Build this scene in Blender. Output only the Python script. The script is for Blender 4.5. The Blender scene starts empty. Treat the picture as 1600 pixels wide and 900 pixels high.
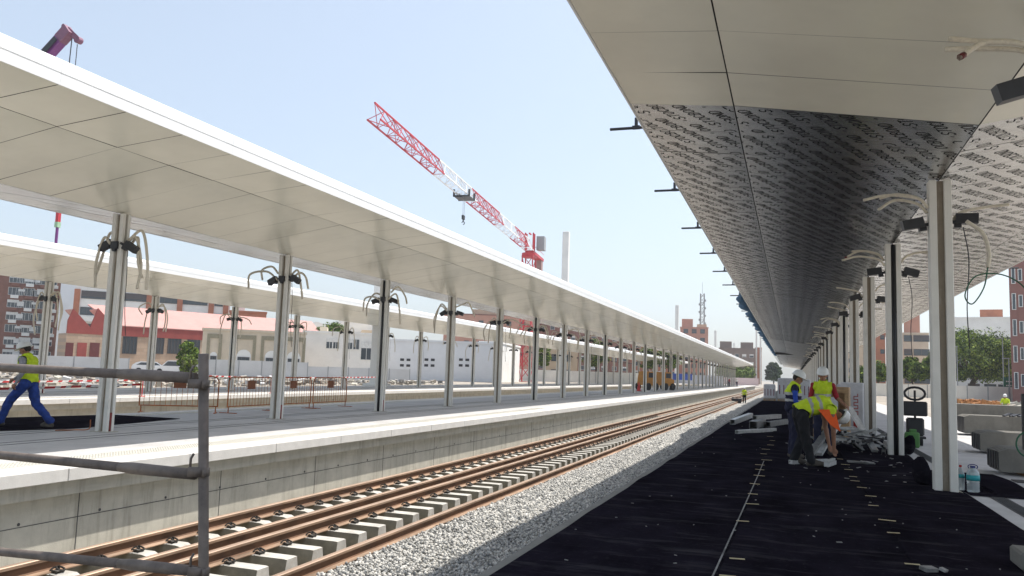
import bpy, bmesh, math, random
import numpy as np
from mathutils import Vector, Matrix
random.seed(7); rng = np.random.default_rng(7)
SC = bpy.context.scene; COL = SC.collection
PI = math.pi
# ------------------------------------------------------------------ camera
F_PX, YAW, PIT, ROL, H = 1263.44, 0.3351, 0.1033, 0.0334, 1.53
def cam_axes():
    Fv = Vector((-math.sin(YAW)*math.cos(PIT), math.cos(YAW)*math.cos(PIT), math.sin(PIT)))
    R = Vector((math.cos(YAW), math.sin(YAW), 0)); U = R.cross(Fv)
    return Fv, R*math.cos(ROL)+U*math.sin(ROL), -R*math.sin(ROL)+U*math.cos(ROL)
CF, CR, CU = cam_axes()
def D(x, y, d):
    """world point seen at photo pixel x,y at d metres in front of the lens"""
    return (CF+CR*((x-800)/F_PX)-CU*((y-450)/F_PX))*d+Vector((0, 0, H))
cam = bpy.data.cameras.new('camera'); co = bpy.data.objects.new('camera', cam); COL.objects.link(co)
M = Matrix((CR, CU, -CF)).transposed().to_4x4(); M.translation = Vector((0, 0, H)); co.matrix_world = M
cam.sensor_width = 36; cam.lens = F_PX/1600*36; cam.clip_start = .05; cam.clip_end = 5000
SC.camera = co
# ------------------------------------------------------------------ light
TX, TY = 0.35, 0.42
el = math.atan2(1, math.hypot(TX, TY)); az = math.atan2(TX, TY)
w = bpy.data.worlds.new('World'); SC.world = w; w.use_nodes = True
nt = w.node_tree; bg = nt.nodes['Background']
sky = nt.nodes.new('ShaderNodeTexSky'); sky.sky_type = 'NISHITA'; sky.sun_disc = False
sky.sun_elevation = el; sky.sun_rotation = az; sky.altitude = 0; sky.air_density = 1.0; sky.dust_density = 2.2; sky.ozone_density = 2.0
mixh = nt.nodes.new('ShaderNodeMixRGB'); mixh.inputs[0].default_value = .40; mixh.inputs[2].default_value = (3.7, 4.0, 4.0, 1)   # milky summer haze
nt.links.new(sky.outputs[0], mixh.inputs[1]); nt.links.new(mixh.outputs[0], bg.inputs[0]); bg.inputs[1].default_value = 0.14
sl = bpy.data.lights.new('sun', 'SUN'); sl.energy = 3.9; sl.angle = math.radians(.53); sl.color = (1, .95, .87)
so = bpy.data.objects.new('sun', sl); COL.objects.link(so)
so.rotation_euler = Vector((TX, TY, 1)).to_track_quat('Z', 'Y').to_euler()
SC.view_settings.view_transform = 'Standard'; SC.view_settings.look = 'None'
SC.view_settings.exposure = 0.70; SC.view_settings.gamma = 1
# ------------------------------------------------------------------ materials
MATS = {}
def mat(name, c, rough=.6, metal=0., var=.12, scale=6., bump=0., bscale=40., spec=.5, c2=None, stretch=(1,1,1), coat=0, trans=0, detail=5):
    if name in MATS: return MATS[name]
    m = bpy.data.materials.new(name); m.use_nodes = True; MATS[name] = m
    n = m.node_tree.nodes; L = m.node_tree.links; b = n['Principled BSDF']
    b.inputs['Roughness'].default_value = rough; b.inputs['Metallic'].default_value = metal
    b.inputs['Specular IOR Level'].default_value = spec
    b.inputs['Coat Weight'].default_value = coat; b.inputs['Transmission Weight'].default_value = trans
    geo = n.new('ShaderNodeNewGeometry'); mp = n.new('ShaderNodeMapping')
    mp.inputs['Scale'].default_value = stretch; L.new(geo.outputs['Position'], mp.inputs['Vector'])
    t = n.new('ShaderNodeTexNoise'); t.inputs['Scale'].default_value = scale; t.inputs['Detail'].default_value = detail; t.inputs['Roughness'].default_value = .65
    L.new(mp.outputs[0], t.inputs['Vector'])
    r = n.new('ShaderNodeValToRGB')
    lo = c2 if c2 else tuple(max(0, v*(1-var*1.6)) for v in c)
    hi = c if c2 else tuple(min(1, v*(1+var)) for v in c)
    r.color_ramp.elements[0].position = .32; r.color_ramp.elements[1].position = .68
    r.color_ramp.elements[0].color = (*lo, 1); r.color_ramp.elements[1].color = (*hi, 1)
    L.new(t.outputs['Fac'], r.inputs[0]); L.new(r.outputs[0], b.inputs['Base Color'])
    if bump:
        t2 = n.new('ShaderNodeTexNoise'); t2.inputs['Scale'].default_value = bscale; t2.inputs['Detail'].default_value = 6
        L.new(mp.outputs[0], t2.inputs['Vector'])
        bp = n.new('ShaderNodeBump'); bp.inputs['Strength'].default_value = min(1, bump); bp.inputs['Distance'].default_value = .02*max(1, bump)
        L.new(t2.outputs['Fac'], bp.inputs['Height']); L.new(bp.outputs[0], b.inputs['Normal'])
    return m
def grime(m, c, scale=(1.2,1.2,.25), lo=.52, hi=.72, amt=.6):
    """streaks and stains of colour c mixed over a material"""
    n = m.node_tree.nodes; L = m.node_tree.links; b = n['Principled BSDF']
    src = b.inputs['Base Color'].links[0].from_socket
    geo = n.new('ShaderNodeNewGeometry'); mp = n.new('ShaderNodeMapping'); mp.inputs['Scale'].default_value = scale
    L.new(geo.outputs['Position'], mp.inputs['Vector'])
    t = n.new('ShaderNodeTexNoise'); t.inputs['Scale'].default_value = 3; t.inputs['Detail'].default_value = 8; t.inputs['Roughness'].default_value = .7
    L.new(mp.outputs[0], t.inputs['Vector'])
    mr = n.new('ShaderNodeMapRange'); mr.inputs['From Min'].default_value = lo; mr.inputs['From Max'].default_value = hi; mr.inputs['To Max'].default_value = amt
    L.new(t.outputs['Fac'], mr.inputs['Value'])
    mx = n.new('ShaderNodeMixRGB'); mx.inputs[2].default_value = (*c, 1)
    L.new(mr.outputs[0], mx.inputs[0]); L.new(src, mx.inputs[1]); L.new(mx.outputs[0], b.inputs['Base Color'])
    return m
def rail_dust(m): return grime(m, (.42,.33,.25), (3,.5,3), .50, .72, .55)
def voro(m, scale, darken=.5):
    """stone cells: per-cell brightness and dark joints"""
    n = m.node_tree.nodes; L = m.node_tree.links; b = n['Principled BSDF']
    src = b.inputs['Base Color'].links[0].from_socket
    geo = n.new('ShaderNodeNewGeometry')
    v = n.new('ShaderNodeTexVoronoi'); v.inputs['Scale'].default_value = scale; L.new(geo.outputs['Position'], v.inputs['Vector'])
    v2 = n.new('ShaderNodeTexVoronoi'); v2.feature = 'DISTANCE_TO_EDGE'; v2.inputs['Scale'].default_value = scale; L.new(geo.outputs['Position'], v2.inputs['Vector'])
    sx = n.new('ShaderNodeSeparateColor'); L.new(v.outputs['Color'], sx.inputs[0])
    mr = n.new('ShaderNodeMapRange'); mr.inputs['To Min'].default_value = darken; mr.inputs['To Max'].default_value = 1.15; L.new(sx.outputs[0], mr.inputs['Value'])
    mr2 = n.new('ShaderNodeMapRange'); mr2.inputs['From Max'].default_value = .08; mr2.inputs['To Min'].default_value = .25; L.new(v2.outputs['Distance'], mr2.inputs['Value'])
    mu = n.new('ShaderNodeMath'); mu.operation = 'MULTIPLY'; L.new(mr.outputs[0], mu.inputs[0]); L.new(mr2.outputs[0], mu.inputs[1])
    hs = n.new('ShaderNodeVectorMath'); hs.operation = 'SCALE'; L.new(src, hs.inputs[0]); L.new(mu.outputs[0], hs.inputs['Scale'])
    L.new(hs.outputs[0], b.inputs['Base Color'])
    bp = n.new('ShaderNodeBump'); bp.inputs['Strength'].default_value = 1; bp.inputs['Distance'].default_value = .03
    L.new(v2.outputs['Distance'], bp.inputs['Height']); L.new(bp.outputs[0], b.inputs['Normal'])
    return m
def brick(m, c1, c2, mortar, scale=1., bw=.5, bh=.22):
    n = m.node_tree.nodes; L = m.node_tree.links; b = n['Principled BSDF']
    tc = n.new('ShaderNodeTexCoord'); mp = n.new('ShaderNodeMapping'); mp.inputs['Rotation'].default_value = (PI/2, 0, 0)
    L.new(tc.outputs['Object'], mp.inputs['Vector'])
    t = n.new('ShaderNodeTexBrick'); t.inputs['Color1'].default_value = (*c1, 1); t.inputs['Color2'].default_value = (*c2, 1); t.inputs['Mortar'].default_value = (*mortar, 1)
    t.inputs['Scale'].default_value = scale; t.inputs['Brick Width'].default_value = bw; t.inputs['Row Height'].default_value = bh; t.inputs['Mortar Size'].default_value = .02
    L.new(mp.outputs[0], t.inputs['Vector']); L.new(t.outputs['Color'], b.inputs['Base Color'])
    return m
m_paint = grime(mat('white_column_paint', (.74,.72,.67), .42, var=.04, scale=3), (.42,.38,.32), (2,2,.5), .6, .78, .45)
m_fascia = mat('white_fascia_panel', (.86,.86,.85), .35, var=.02, scale=1.5)
m_soffit = mat('white_soffit_panel', (.78,.76,.65), .19, var=.05, scale=.55, spec=.42)
m_soffit_r = m_soffit
m_black = mat('black_plastic', (.018,.018,.022), .45, var=.2)
m_pipe = mat('black_pipe', (.014,.014,.016), .35, var=.1)
m_joint = mat('panel_joint_shadow_gap', (.03,.028,.025), .9)
m_roof = mat('roof_sheet', (.55,.55,.55), .5)
m_conduit = mat('beige_conduit', (.66,.60,.49), .55, var=.1, scale=30)
m_red = mat('red_plastic', (.42,.03,.025), .5)
m_darkred = mat('dark_red_tape', (.12,.012,.012), .5)
m_film = mat('silver_protective_film', (.58,.595,.61), .24, metal=.9, var=.10, scale=2.2, bump=.22, bscale=2.0, stretch=(.45,3.2,1))
m_ink = mat('black_film_print', (.008,.008,.008), .85, spec=.08)
m_concrete = grime(mat('cast_concrete', (.47,.445,.38), .85, var=.09, scale=2.2, bump=.15, bscale=50), (.17,.15,.115), (1.5,1.5,.16), .50, .74, .6)
m_coping = grime(mat('pale_precast_concrete', (.62,.60,.57), .8, var=.05, scale=4, bump=.1, bscale=60), (.45,.42,.37), (.8,.8,.8), .58, .78, .35)
m_paving = grime(mat('grey_platform_paving', (.50,.49,.485), .8, var=.10, scale=.9, bump=.12, bscale=35), (.33,.32,.31), (.5,.35,1), .52, .75, .5)
m_tactile = mat('cream_tactile_tiles', (.62,.60,.545), .8, var=.05, scale=8)
m_darkline = mat('dark_joint', (.07,.07,.07), .8)
m_ground = mat('dusty_ground', (.36,.32,.27), .95, var=.2, scale=.15, bump=.3, bscale=4)
m_ballast = voro(mat('grey_ballast', (.50,.49,.46), .9, var=.12, scale=2), 19, .45)
m_stone = mat('ballast_stone', (.46,.45,.42), .85, var=.28, scale=11, bump=.1)
m_rail = mat('rusty_rail_steel', (.34,.225,.15), .6, metal=.25, var=.36, scale=4, bump=.08, bscale=30, stretch=(1,.18,1))
m_railw = mat('dark_rusty_web', (.17,.09,.05), .8, var=.25, scale=5, stretch=(1,.25,1))
m_railt = mat('brown_rail_head', (.46,.325,.235), .45, metal=.35, var=.15, scale=6, stretch=(1,.2,1))
rail_dust(m_rail); rail_dust(m_railt)
m_sleeper = mat('sleeper_concrete', (.50,.48,.44), .85, var=.16, scale=3.5, bump=.2, bscale=70); grime(m_sleeper, (.30,.22,.15), (2,2,2), .54, .76, .6)
m_clip = mat('dark_clip_steel', (.05,.045,.04), .5, metal=.6)
m_mat = grime(mat('black_geotextile', (.0135,.0115,.0175), .95, var=.3, scale=1.6, bump=.5, bscale=9, stretch=(1,.5,1), spec=0), (.055,.05,.05), (1.4,.7,1), .60, .84, .45)
grime(m_mat, (.10,.095,.10), (.30,1.4,1), .52, .80, .55); grime(m_mat, (.07,.065,.07), (9,7,9), .56, .80, .35)
m_tube = mat('galvanised_grey_tube', (.15,.122,.105), .55, metal=.15, var=.22, scale=9, bump=.05)
m_rust = mat('rusty_orange_steel', (.42,.13,.035), .6, var=.3, scale=7)
m_yellowmach = mat('yellow_machine_paint', (.46,.20,.02), .5)
m_tyre = mat('tyre_rubber', (.02,.02,.02), .85)
m_glass = mat('dark_window_glass', (.05,.065,.08), .08, var=.1, spec=.8)
m_white = mat('white_render', (.78,.77,.74), .8, var=.05, scale=.6)
m_white2 = mat('cool_white_render', (.70,.71,.73), .8, var=.04, scale=.5)
m_cream = mat('cream_render', (.62,.53,.41), .85, var=.07, scale=.6)
m_olive = mat('olive_stone_trim', (.30,.27,.19), .85)
m_brickbrown = mat('brown_brick', (.22,.10,.07), .85, var=.12, scale=.8)
m_orange = mat('orange_brick', (.42,.17,.10), .85, var=.1, scale=.8)
m_pinkroof = mat('pink_roof_sheet', (.52,.28,.25), .7, var=.05, scale=.7)
m_redgable = mat('dark_red_render', (.30,.065,.055), .8, var=.1, scale=1)
m_stonewall = brick(mat('beige_block_wall', (.45,.33,.24), .9), (.50,.37,.27), (.42,.30,.215), (.36,.28,.22), 1, .9, .45)
m_door = mat('dark_red_door', (.13,.03,.03), .6)
m_craner = mat('crane_red', (.52,.035,.05), .5, var=.1)
m_cranew = mat('crane_white', (.8,.8,.8), .5, var=.05)
m_craneg = mat('crane_grey', (.33,.34,.35), .6)
m_purple = mat('purple_boom_paint', (.20,.045,.22), .4)
m_darksteel = mat('dark_steel', (.04,.04,.045), .5, metal=.3)
m_bark = mat('bark', (.10,.075,.05), .95, var=.3, scale=6, bump=.5)
m_leafa = mat('leaf_green', (.13,.20,.035), .75, var=.3, scale=2, spec=.12)
m_leafb = mat('leaf_light_green', (.25,.32,.06), .7, var=.3, scale=2, spec=.12)
m_leafc = mat('leaf_dark_green', (.05,.085,.025), .8, var=.3, scale=2, spec=.12)
m_hoard = mat('grey_hoarding_sheet', (.60,.60,.60), .7, var=.06, scale=.5)
m_hoardw = mat('cream_hoarding_panel', (.80,.78,.71), .7, var=.06, scale=.5)
m_wood = mat('pale_timber', (.42,.27,.14), .75, var=.2, scale=5, stretch=(1,1,4))
m_wrap = mat('white_shrink_wrap', (.60,.60,.63), .3, var=.1, scale=5, bump=.3, bscale=9)
m_alu = mat('white_aluminium_profile', (.58,.58,.57), .4, metal=.2, var=.15, scale=8)
m_alug = mat('grey_metal_profile', (.30,.30,.30), .4, metal=.5, var=.2, scale=8)
m_hivis = mat('hi_vis_yellow_cloth', (.58,.74,.02), .8, var=.08, scale=12)
m_hiorange = mat('hi_vis_orange_cloth', (.95,.13,.02), .8, var=.05)
m_refl = mat('reflective_silver_tape', (.42,.42,.41), .4, var=.1)
m_navy = mat('navy_cloth', (.012,.014,.045), .85, var=.2, scale=10)
m_blue = mat('blue_work_cloth', (.015,.05,.26), .85, var=.25, scale=9)
m_blueshirt = mat('bright_blue_cloth', (.02,.07,.42), .85, var=.15, scale=9)
m_blackcloth = mat('black_cloth', (.012,.012,.015), .9, var=.25, scale=9)
m_greycloth = mat('grey_cloth', (.30,.30,.33), .9, var=.15, scale=9)
m_redcloth = mat('red_cloth', (.35,.02,.03), .9, var=.15, scale=9)
m_skin = mat('tanned_skin', (.33,.16,.095), .6, var=.08, scale=15)
m_hair = mat('dark_hair', (.02,.014,.01), .8)
m_helmet = mat('white_helmet_plastic', (.78,.78,.75), .3, var=.04)
m_boot = mat('dusty_boot_leather', (.10,.085,.07), .85, var=.2)
m_tapew = mat('white_plastic_tape', (.75,.74,.72), .6)
m_taper = mat('red_plastic_tape', (.55,.03,.03), .6)
m_masking = mat('yellowed_masking_tape', (.55,.45,.26), .7, var=.15, scale=9)
m_scrap = mat('pale_scrap', (.26,.25,.24), .8, var=.4, scale=6)
m_net = mat('blue_safety_net', (.05,.16,.32), .8, var=.3, scale=5)
m_teal = mat('teal_label', (.02,.34,.38), .5)
m_bluecap = mat('blue_cap', (.02,.03,.16), .4)
m_green = mat('green_sign_face', (.01,.13,.075), .5)
m_hose = mat('green_hose', (.015,.10,.05), .5)
m_carw = mat('white_car_paint', (.78,.78,.78), .25, var=.02, coat=.5)
m_tank = mat('green_plastic', (.06,.20,.04), .5)
m_pet = bpy.data.materials.new('clear_water_bottle'); m_pet.use_nodes = True
_b = m_pet.node_tree.nodes['Principled BSDF']; _b.inputs['Base Color'].default_value = (.72,.78,.80,1); _b.inputs['Roughness'].default_value = .12; _b.inputs['Transmission Weight'].default_value = .55
m_slab = grime(mat('dull_precast_concrete', (.20,.19,.168), .9, var=.12, scale=2, bump=.2, bscale=40), (.12,.11,.095), (1.2,1.2,.5), .5, .75, .6)
# ------------------------------------------------------------------ mesh builder
class MB:
    def __init__(s): s.v = []; s.f = []; s.m = []; s.mi = 0
    def add(s, vs, fs):
        o = len(s.v); s.v += [tuple(v) for v in vs]
        for f in fs: s.f.append(tuple(i+o for i in f)); s.m.append(s.mi)
    def box(s, x0, x1, y0, y1, z0, z1, mi=None):
        if mi is not None: s.mi = mi
        s.add([(x0,y0,z0),(x1,y0,z0),(x1,y1,z0),(x0,y1,z0),(x0,y0,z1),(x1,y0,z1),(x1,y1,z1),(x0,y1,z1)],
              [(3,2,1,0),(4,5,6,7),(0,1,5,4),(1,2,6,5),(2,3,7,6),(3,0,4,7)])
        return s
    def bbox(s, x0, x1, y0, y1, z0, z1, b=.01):
        """box with chamfered edges"""
        bm = bmesh.new(); bmesh.ops.create_cube(bm, size=1)
        bmesh.ops.scale(bm, vec=(x1-x0, y1-y0, z1-z0), verts=bm.verts)
        bmesh.ops.translate(bm, vec=((x0+x1)/2, (y0+y1)/2, (z0+z1)/2), verts=bm.verts)
        bmesh.ops.bevel(bm, geom=bm.edges[:], offset=b, segments=1, affect='EDGES')
        bm.verts.index_update(); s.add([v.co[:] for v in bm.verts], [[v.index for v in f.verts] for f in bm.faces]); bm.free(); return s
    def obox(s, c, size, rot):
        """oriented box: centre, size, euler or matrix"""
        R = rot if isinstance(rot, Matrix) else Matrix.Rotation(rot[2],3,'Z')@Matrix.Rotation(rot[1],3,'Y')@Matrix.Rotation(rot[0],3,'X')
        c = Vector(c); hx, hy, hz = (q/2 for q in size)
        vs = [c+R@Vector(p) for p in ((-hx,-hy,-hz),(hx,-hy,-hz),(hx,hy,-hz),(-hx,hy,-hz),(-hx,-hy,hz),(hx,-hy,hz),(hx,hy,hz),(-hx,hy,hz))]
        s.add(vs, [(3,2,1,0),(4,5,6,7),(0,1,5,4),(1,2,6,5),(2,3,7,6),(3,0,4,7)]); return s
    def bar(s, a, b, wd, ht=None):
        a = Vector(a); b = Vector(b); d = b-a
        if d.length < 1e-6: return s
        q = d.to_track_quat('X', 'Z').to_matrix()
        return s.obox((a+b)/2, (d.length, wd, ht or wd), q)
    def tube(s, pts, r, n=8, cap=True):
        pts = [Vector(p) for p in pts]; k = len(pts); rr = r if isinstance(r, (list, tuple)) else [r]*k
        vs = []; fs = []; up = None
        for i, p in enumerate(pts):
            d = (pts[min(i+1, k-1)]-pts[max(i-1, 0)]).normalized()
            if up is None: up = Vector((0,0,1)) if abs(d.z) < .9 else Vector((1,0,0))
            a = d.cross(up).normalized(); b = a.cross(d).normalized(); up = b
            for j in range(n):
                t = 2*PI*j/n; vs.append(p+a*(math.cos(t)*rr[i])+b*(math.sin(t)*rr[i]))
        for i in range(k-1):
            for j in range(n): fs.append((i*n+j, i*n+(j+1) % n, (i+1)*n+(j+1) % n, (i+1)*n+j))
        if cap: fs += [tuple(range(n-1, -1, -1)), tuple((k-1)*n+j for j in range(n))]
        s.add(vs, fs); return s
    def prism(s, prof, y0, y1, axis='Y', cap=True):
        """closed profile (a,b) swept along an axis; Y: (x,z), X: (y,z), Z: (x,y)"""
        n = len(prof)
        f = {'Y': lambda p, t: (p[0], t, p[1]), 'X': lambda p, t: (t, p[0], p[1]), 'Z': lambda p, t: (p[0], p[1], t)}[axis]
        vs = [f(p, y0) for p in prof]+[f(p, y1) for p in prof]
        fs = [(i, (i+1) % n, n+(i+1) % n, n+i) for i in range(n)]
        if cap: fs += [tuple(range(n-1, -1, -1)), tuple(range(n, 2*n))]
        s.add(vs, fs); return s
    def lathe(s, prof, c=(0,0,0), n=20, rot=None):
        vs = []; c = Vector(c); k = len(prof)
        for r, z in prof:
            for j in range(n):
                p = Vector((r*math.cos(2*PI*j/n), r*math.sin(2*PI*j/n), z)); vs.append(c+(rot@p if rot else p))
        fs = [(i*n+j, i*n+(j+1) % n, (i+1)*n+(j+1) % n, (i+1)*n+j) for i in range(k-1) for j in range(n)]
        fs += [tuple(range(n-1, -1, -1)), tuple((k-1)*n+j for j in range(n))]
        s.add(vs, fs); return s
    def quad(s, *p): s.add(p, [tuple(range(len(p)))]); return s
    def mesh(s, name, mats, smooth=False):
        me = bpy.data.meshes.new(name); me.from_pydata(s.v, [], s.f)
        for m in (mats if isinstance(mats, (list, tuple)) else [mats]): me.materials.append(m)
        me.polygons.foreach_set('material_index', s.m)
        if smooth: me.polygons.foreach_set('use_smooth', [True]*len(s.f))
        me.update()
        bm = bmesh.new(); bm.from_mesh(me); bmesh.ops.recalc_face_normals(bm, faces=bm.faces); bm.to_mesh(me); bm.free()
        return me
    def build(s, name, mats, parent=None, smooth=False):
        if parent is not None and parent.get('_o') is not None:
            ox, oy, oz = parent['_o']; s.v = [(x-ox, y-oy, z-oz) for x, y, z in s.v]
        o = bpy.data.objects.new(name, s.mesh(name, mats, smooth)); COL.objects.link(o)
        if parent is not None: o.parent = parent
        return o
def tag(o, label=None, cat=None, group=None, kind=None):
    if label: o['label'] = label
    if cat: o['category'] = cat
    if group: o['group'] = group
    if kind: o['kind'] = kind
    return o
def empty(name, loc=(0,0,0), rz=0, label=None, cat=None, group=None, world=True):
    """an Empty at a thing's base; parts given in world coordinates when world, else local"""
    o = bpy.data.objects.new(name, None); COL.objects.link(o); o.location = loc; o.rotation_euler = (0,0,rz); o.empty_display_size = .2
    if world: o['_o'] = tuple(loc)
    return tag(o, label, cat, group)
def copy_tree(o, parent=None):
    c = o.copy(); COL.objects.link(c)
    if parent is not None: c.parent = parent
    for ch in KIDS.get(o.name, []): copy_tree(ch, c)
    return c
KIDS = {}
def reg(p, *ch): KIDS.setdefault(p.name, []).extend(ch)
def solid(name, mb, mats, label, cat, group=None, kind=None, smooth=False):
    """a thing that is one mesh: origin moved to its base centre"""
    xs, ys, zs = zip(*mb.v); c = ((min(xs)+max(xs))/2, (min(ys)+max(ys))/2, min(zs))
    mb.v = [(x-c[0], y-c[1], z-c[2]) for x, y, z in mb.v]
    o = mb.build(name, mats, None, smooth); o.location = c
    return tag(o, label, cat, group, kind)
def curve_pts(ctrl, n=12):
    """Catmull-Rom through control points"""
    P = [Vector(p) for p in ctrl]; P = [P[0]*2-P[1]]+P+[P[-1]*2-P[-2]]; out = []
    for i in range(1, len(P)-2):
        for k in range(n):
            t = k/n; a, b, c, d = P[i-1:i+3]
            out.append(.5*((2*b)+(-a+c)*t+(2*a-5*b+4*c-d)*t*t+(-a+3*b-3*c+d)*t**3))
    out.append(P[-2]); return out
# ------------------------------------------------------------------ layout
XR, XL, X3 = 2.115, -13.66, -29.43        # column rows of the three canopies
Y0, S = 13.49, 6.026                      # first full column, column spacing
EDGE = -9.47; REDGE = -2.25
YF = 236                                  # far end of platforms
# ------------------------------------------------------------------ setting
def sheet(name, prof, y0, y1, m, kind='structure', ny=1):
    b = MB(); n = len(prof)
    for k in range(ny+1):
        y = y0+(y1-y0)*k/ny; b.v += [(x, y, z) for x, z in prof]
    for k in range(ny):
        for i in range(n-1): b.f.append((k*n+i, k*n+i+1, (k+1)*n+i+1, (k+1)*n+i)); b.m.append(0)
    return tag(b.build(name, m), kind=kind)
sheet('ground', [(-1000,-.12),(-37,-.12),(-35.5,-1.45),(6.5,-1.45),(6.6,-.06),(1000,-.06)], -60, 1500, m_ground)
b = MB(); nx_ = 60                                             # dry hills behind the town
for i in range(nx_+1):
    x = -1000+i*15; hh_ = 70+28*math.sin(i*.19)+14*math.sin(i*.53+1)+6*math.sin(i*1.3); hh_ *= min(1, (nx_-i)/22)
    b.v += [(x, 1240, -.5), (x+10, 1330, hh_*.55), (x, 1420, max(hh_, -.4)), (x, 1480, -.5)]
for i in range(nx_):
    for q in range(3): b.f.append((i*4+q, i*4+q+4, i*4+q+5, i*4+q+1)); b.m.append(0)
b.build('hills', mat('dry_hillside', (.30,.25,.18), .95, var=.25, scale=.02))['kind'] = 'structure'
# left platform (island) and the far one
def platform(x0, x1, y0, y1, faces):
    b = MB(); b.box(x0+.31, x1-.31, y0, y1, -1.6, -.39); b.build('platform', m_concrete)['kind'] = 'structure'
    b = MB(); b.box(x0+.13, x1-.13, y0, y1, -.388, -.182); b.build('platform_ledge', m_concrete)['kind'] = 'structure'
    b = MB(); b.box(x0+.6, x1-.6, y0, y1, -.18, 0); b.build('paving', m_paving)['kind'] = 'structure'
    b = MB(); L = 2.4; k = 0; y = y0
    while y < y1:
        for (a, c) in ((x0, x0+.597), (x1-.597, x1)): b.bbox(a, c, y+.004, min(y+L, y1)-.004, -.178, .0, .008)
        y += L
    b.build('platform_edge', m_coping)['kind'] = 'structure'
    b = MB()
    for a in (x0+.62, x1-1.05):                                   # ribbed tactile strip
        b.box(a, a+.43, y0, y1, .0015, .006)
    for a in (x0+.62, x1-1.05):
        yy = 5.
        while yy < 34:
            for q in range(7): b.box(a+.03+.058*q, a+.06+.058*q, yy, yy+.028, .006, .011)
            yy += .058
    b.build('tactile_paving', m_tactile)['kind'] = 'structure'
    b = MB()
    for a in ((x0+x1)/2-.62, (x0+x1)/2+.62, (x0+x1)/2+.95, (x0+x1)/2-.95): b.box(a-.02, a+.02, y0, y1, .0012, .004)
    b.build('drain_slot', m_darkline)['kind'] = 'structure'
platform(2*XL-EDGE, EDGE, -8, YF, 1)
platform(2*X3-(EDGE+X3-XL), EDGE+X3-XL, -8, YF, 1)
# wall joints on the track wall: thin recessed lines, tie-bolt holes
b = MB()
yy = 6.2
while yy < 120:
    b.box(EDGE-0.3085, EDGE-0.3050, yy, yy+.012, -1.3, -.39); yy += 3.1
b.box(EDGE-0.3085, EDGE-0.3055, -8, 150, -.765, -.755)
yy = 7
while yy < 70:
    b.tube([(EDGE-0.3100, yy, -.72), (EDGE-0.3040, yy, -.72)], .022, 8); yy += 1.35
b.build('wall_joint', m_darkline)['kind'] = 'structure'
# right platform: concrete slab, dark channel drain
b = MB(); b.box(REDGE, 6.5, -8, YF, -1.6, -.008); b.build('platform', m_slab)['kind'] = 'structure'
b = MB(); b.box(2.3, 6.49, -8, YF, -.006, -.002); b.build('paving', m_paving)['kind'] = 'structure'
b = MB(); b.box(2.62, 2.84, -8, YF, -.001, .003)
yy = 4.
while yy < 30: b.box(2.65, 2.81, yy, yy+.02, .003, .008, 0); yy += .045
b.build('drain_channel', mat('drain_grate', (.06,.06,.062), .7, metal=.3))['kind'] = 'structure'
# ballast bed
prof = [(EDGE-.4, -1.27), (-8.75, -1.25), (-8.65, -1.11), (-5.9, -1.12), (-5.4, -1.13), (-4.4, -1.10), (-3.4, -1.09), (REDGE, -1.05)]
sheet('ballast', prof, -8, 600, m_ballast)
# ballast stones: uncountable, one mesh
def stones(regs):
    base = np.array([(-1,-1,-1),(1,-1,-1),(1,1,-1),(-1,1,-1),(-1,-1,1),(1,-1,1),(1,1,1),(-1,1,1)], float)*.5
    fac = np.array([(3,2,1,0),(4,5,6,7),(0,1,5,4),(1,2,6,5),(2,3,7,6),(3,0,4,7)])
    V = []; n = 0
    for (x0, x1, y0, y1, cnt, smin, smax, zf) in regs:
        x = rng.uniform(x0, x1, cnt); y = rng.uniform(y0, y1, cnt); z = np.array([zf]*cnt)+rng.uniform(-.012, .03, cnt)
        s = rng.uniform(smin, smax, cnt)
        a = rng.normal(size=(cnt, 4)); a /= np.linalg.norm(a, axis=1)[:, None]
        w_, i, j, k = a.T
        R = np.stack([1-2*(j*j+k*k), 2*(i*j-k*w_), 2*(i*k+j*w_), 2*(i*j+k*w_), 1-2*(i*i+k*k), 2*(j*k-i*w_), 2*(i*k-j*w_), 2*(j*k+i*w_), 1-2*(i*i+j*j)], -1).reshape(cnt, 3, 3)
        p = base[None]*rng.uniform(.55, 1.15, (cnt, 8, 1))*np.stack([np.ones(cnt), rng.uniform(.6, 1, cnt), rng.uniform(.5, .9, cnt)], -1)[:, None]
        p = np.einsum('nij,nkj->nki', R, p*s[:, None, None]); p += np.stack([x, y, z], -1)[:, None]
        V.append(p.reshape(-1, 3)); n += cnt
    V = np.concatenate(V); Fc = (fac[None]+(np.arange(n)*8)[:, None, None]).reshape(-1, 4)
    me = bpy.data.meshes.new('ballast_stones'); me.vertices.add(len(V)); me.vertices.foreach_set('co', V.ravel())
    me.loops.add(Fc.size); me.loops.foreach_set('vertex_index', Fc.ravel().astype(np.int32))
    me.polygons.add(len(Fc)); me.polygons.foreach_set('loop_start', np.arange(0, Fc.size, 4, dtype=np.int32))
    ms = [m_stone, mat('ballast_stone_pale', (.60,.58,.54), .85, var=.2, scale=9), mat('ballast_stone_dark', (.25,.25,.245), .85, var=.25, scale=9)]
    for m in ms: me.materials.append(m)
    mi = np.repeat(rng.choice(3, n, p=[.5,.3,.2]), 6); me.polygons.foreach_set('material_index', mi.astype(np.int32))
    me.update(calc_edges=True); me.validate()
    o = bpy.data.objects.new('ballast_stones', me); COL.objects.link(o)
    tag(o, 'loose grey crushed stone ballast between the rails and the dark mat', 'gravel', kind='stuff')
b = MB(); b.box(-8.62, -5.93, -8, 320, -1.13, -1.098); b.build('track_bed', mat('shade_dark_track_bed', (.15,.135,.10), .95, var=.25, scale=4, bump=.3, bscale=30))['kind'] = 'structure'  # earth sheet coloured dark to carry the shade between the sleepers
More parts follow.
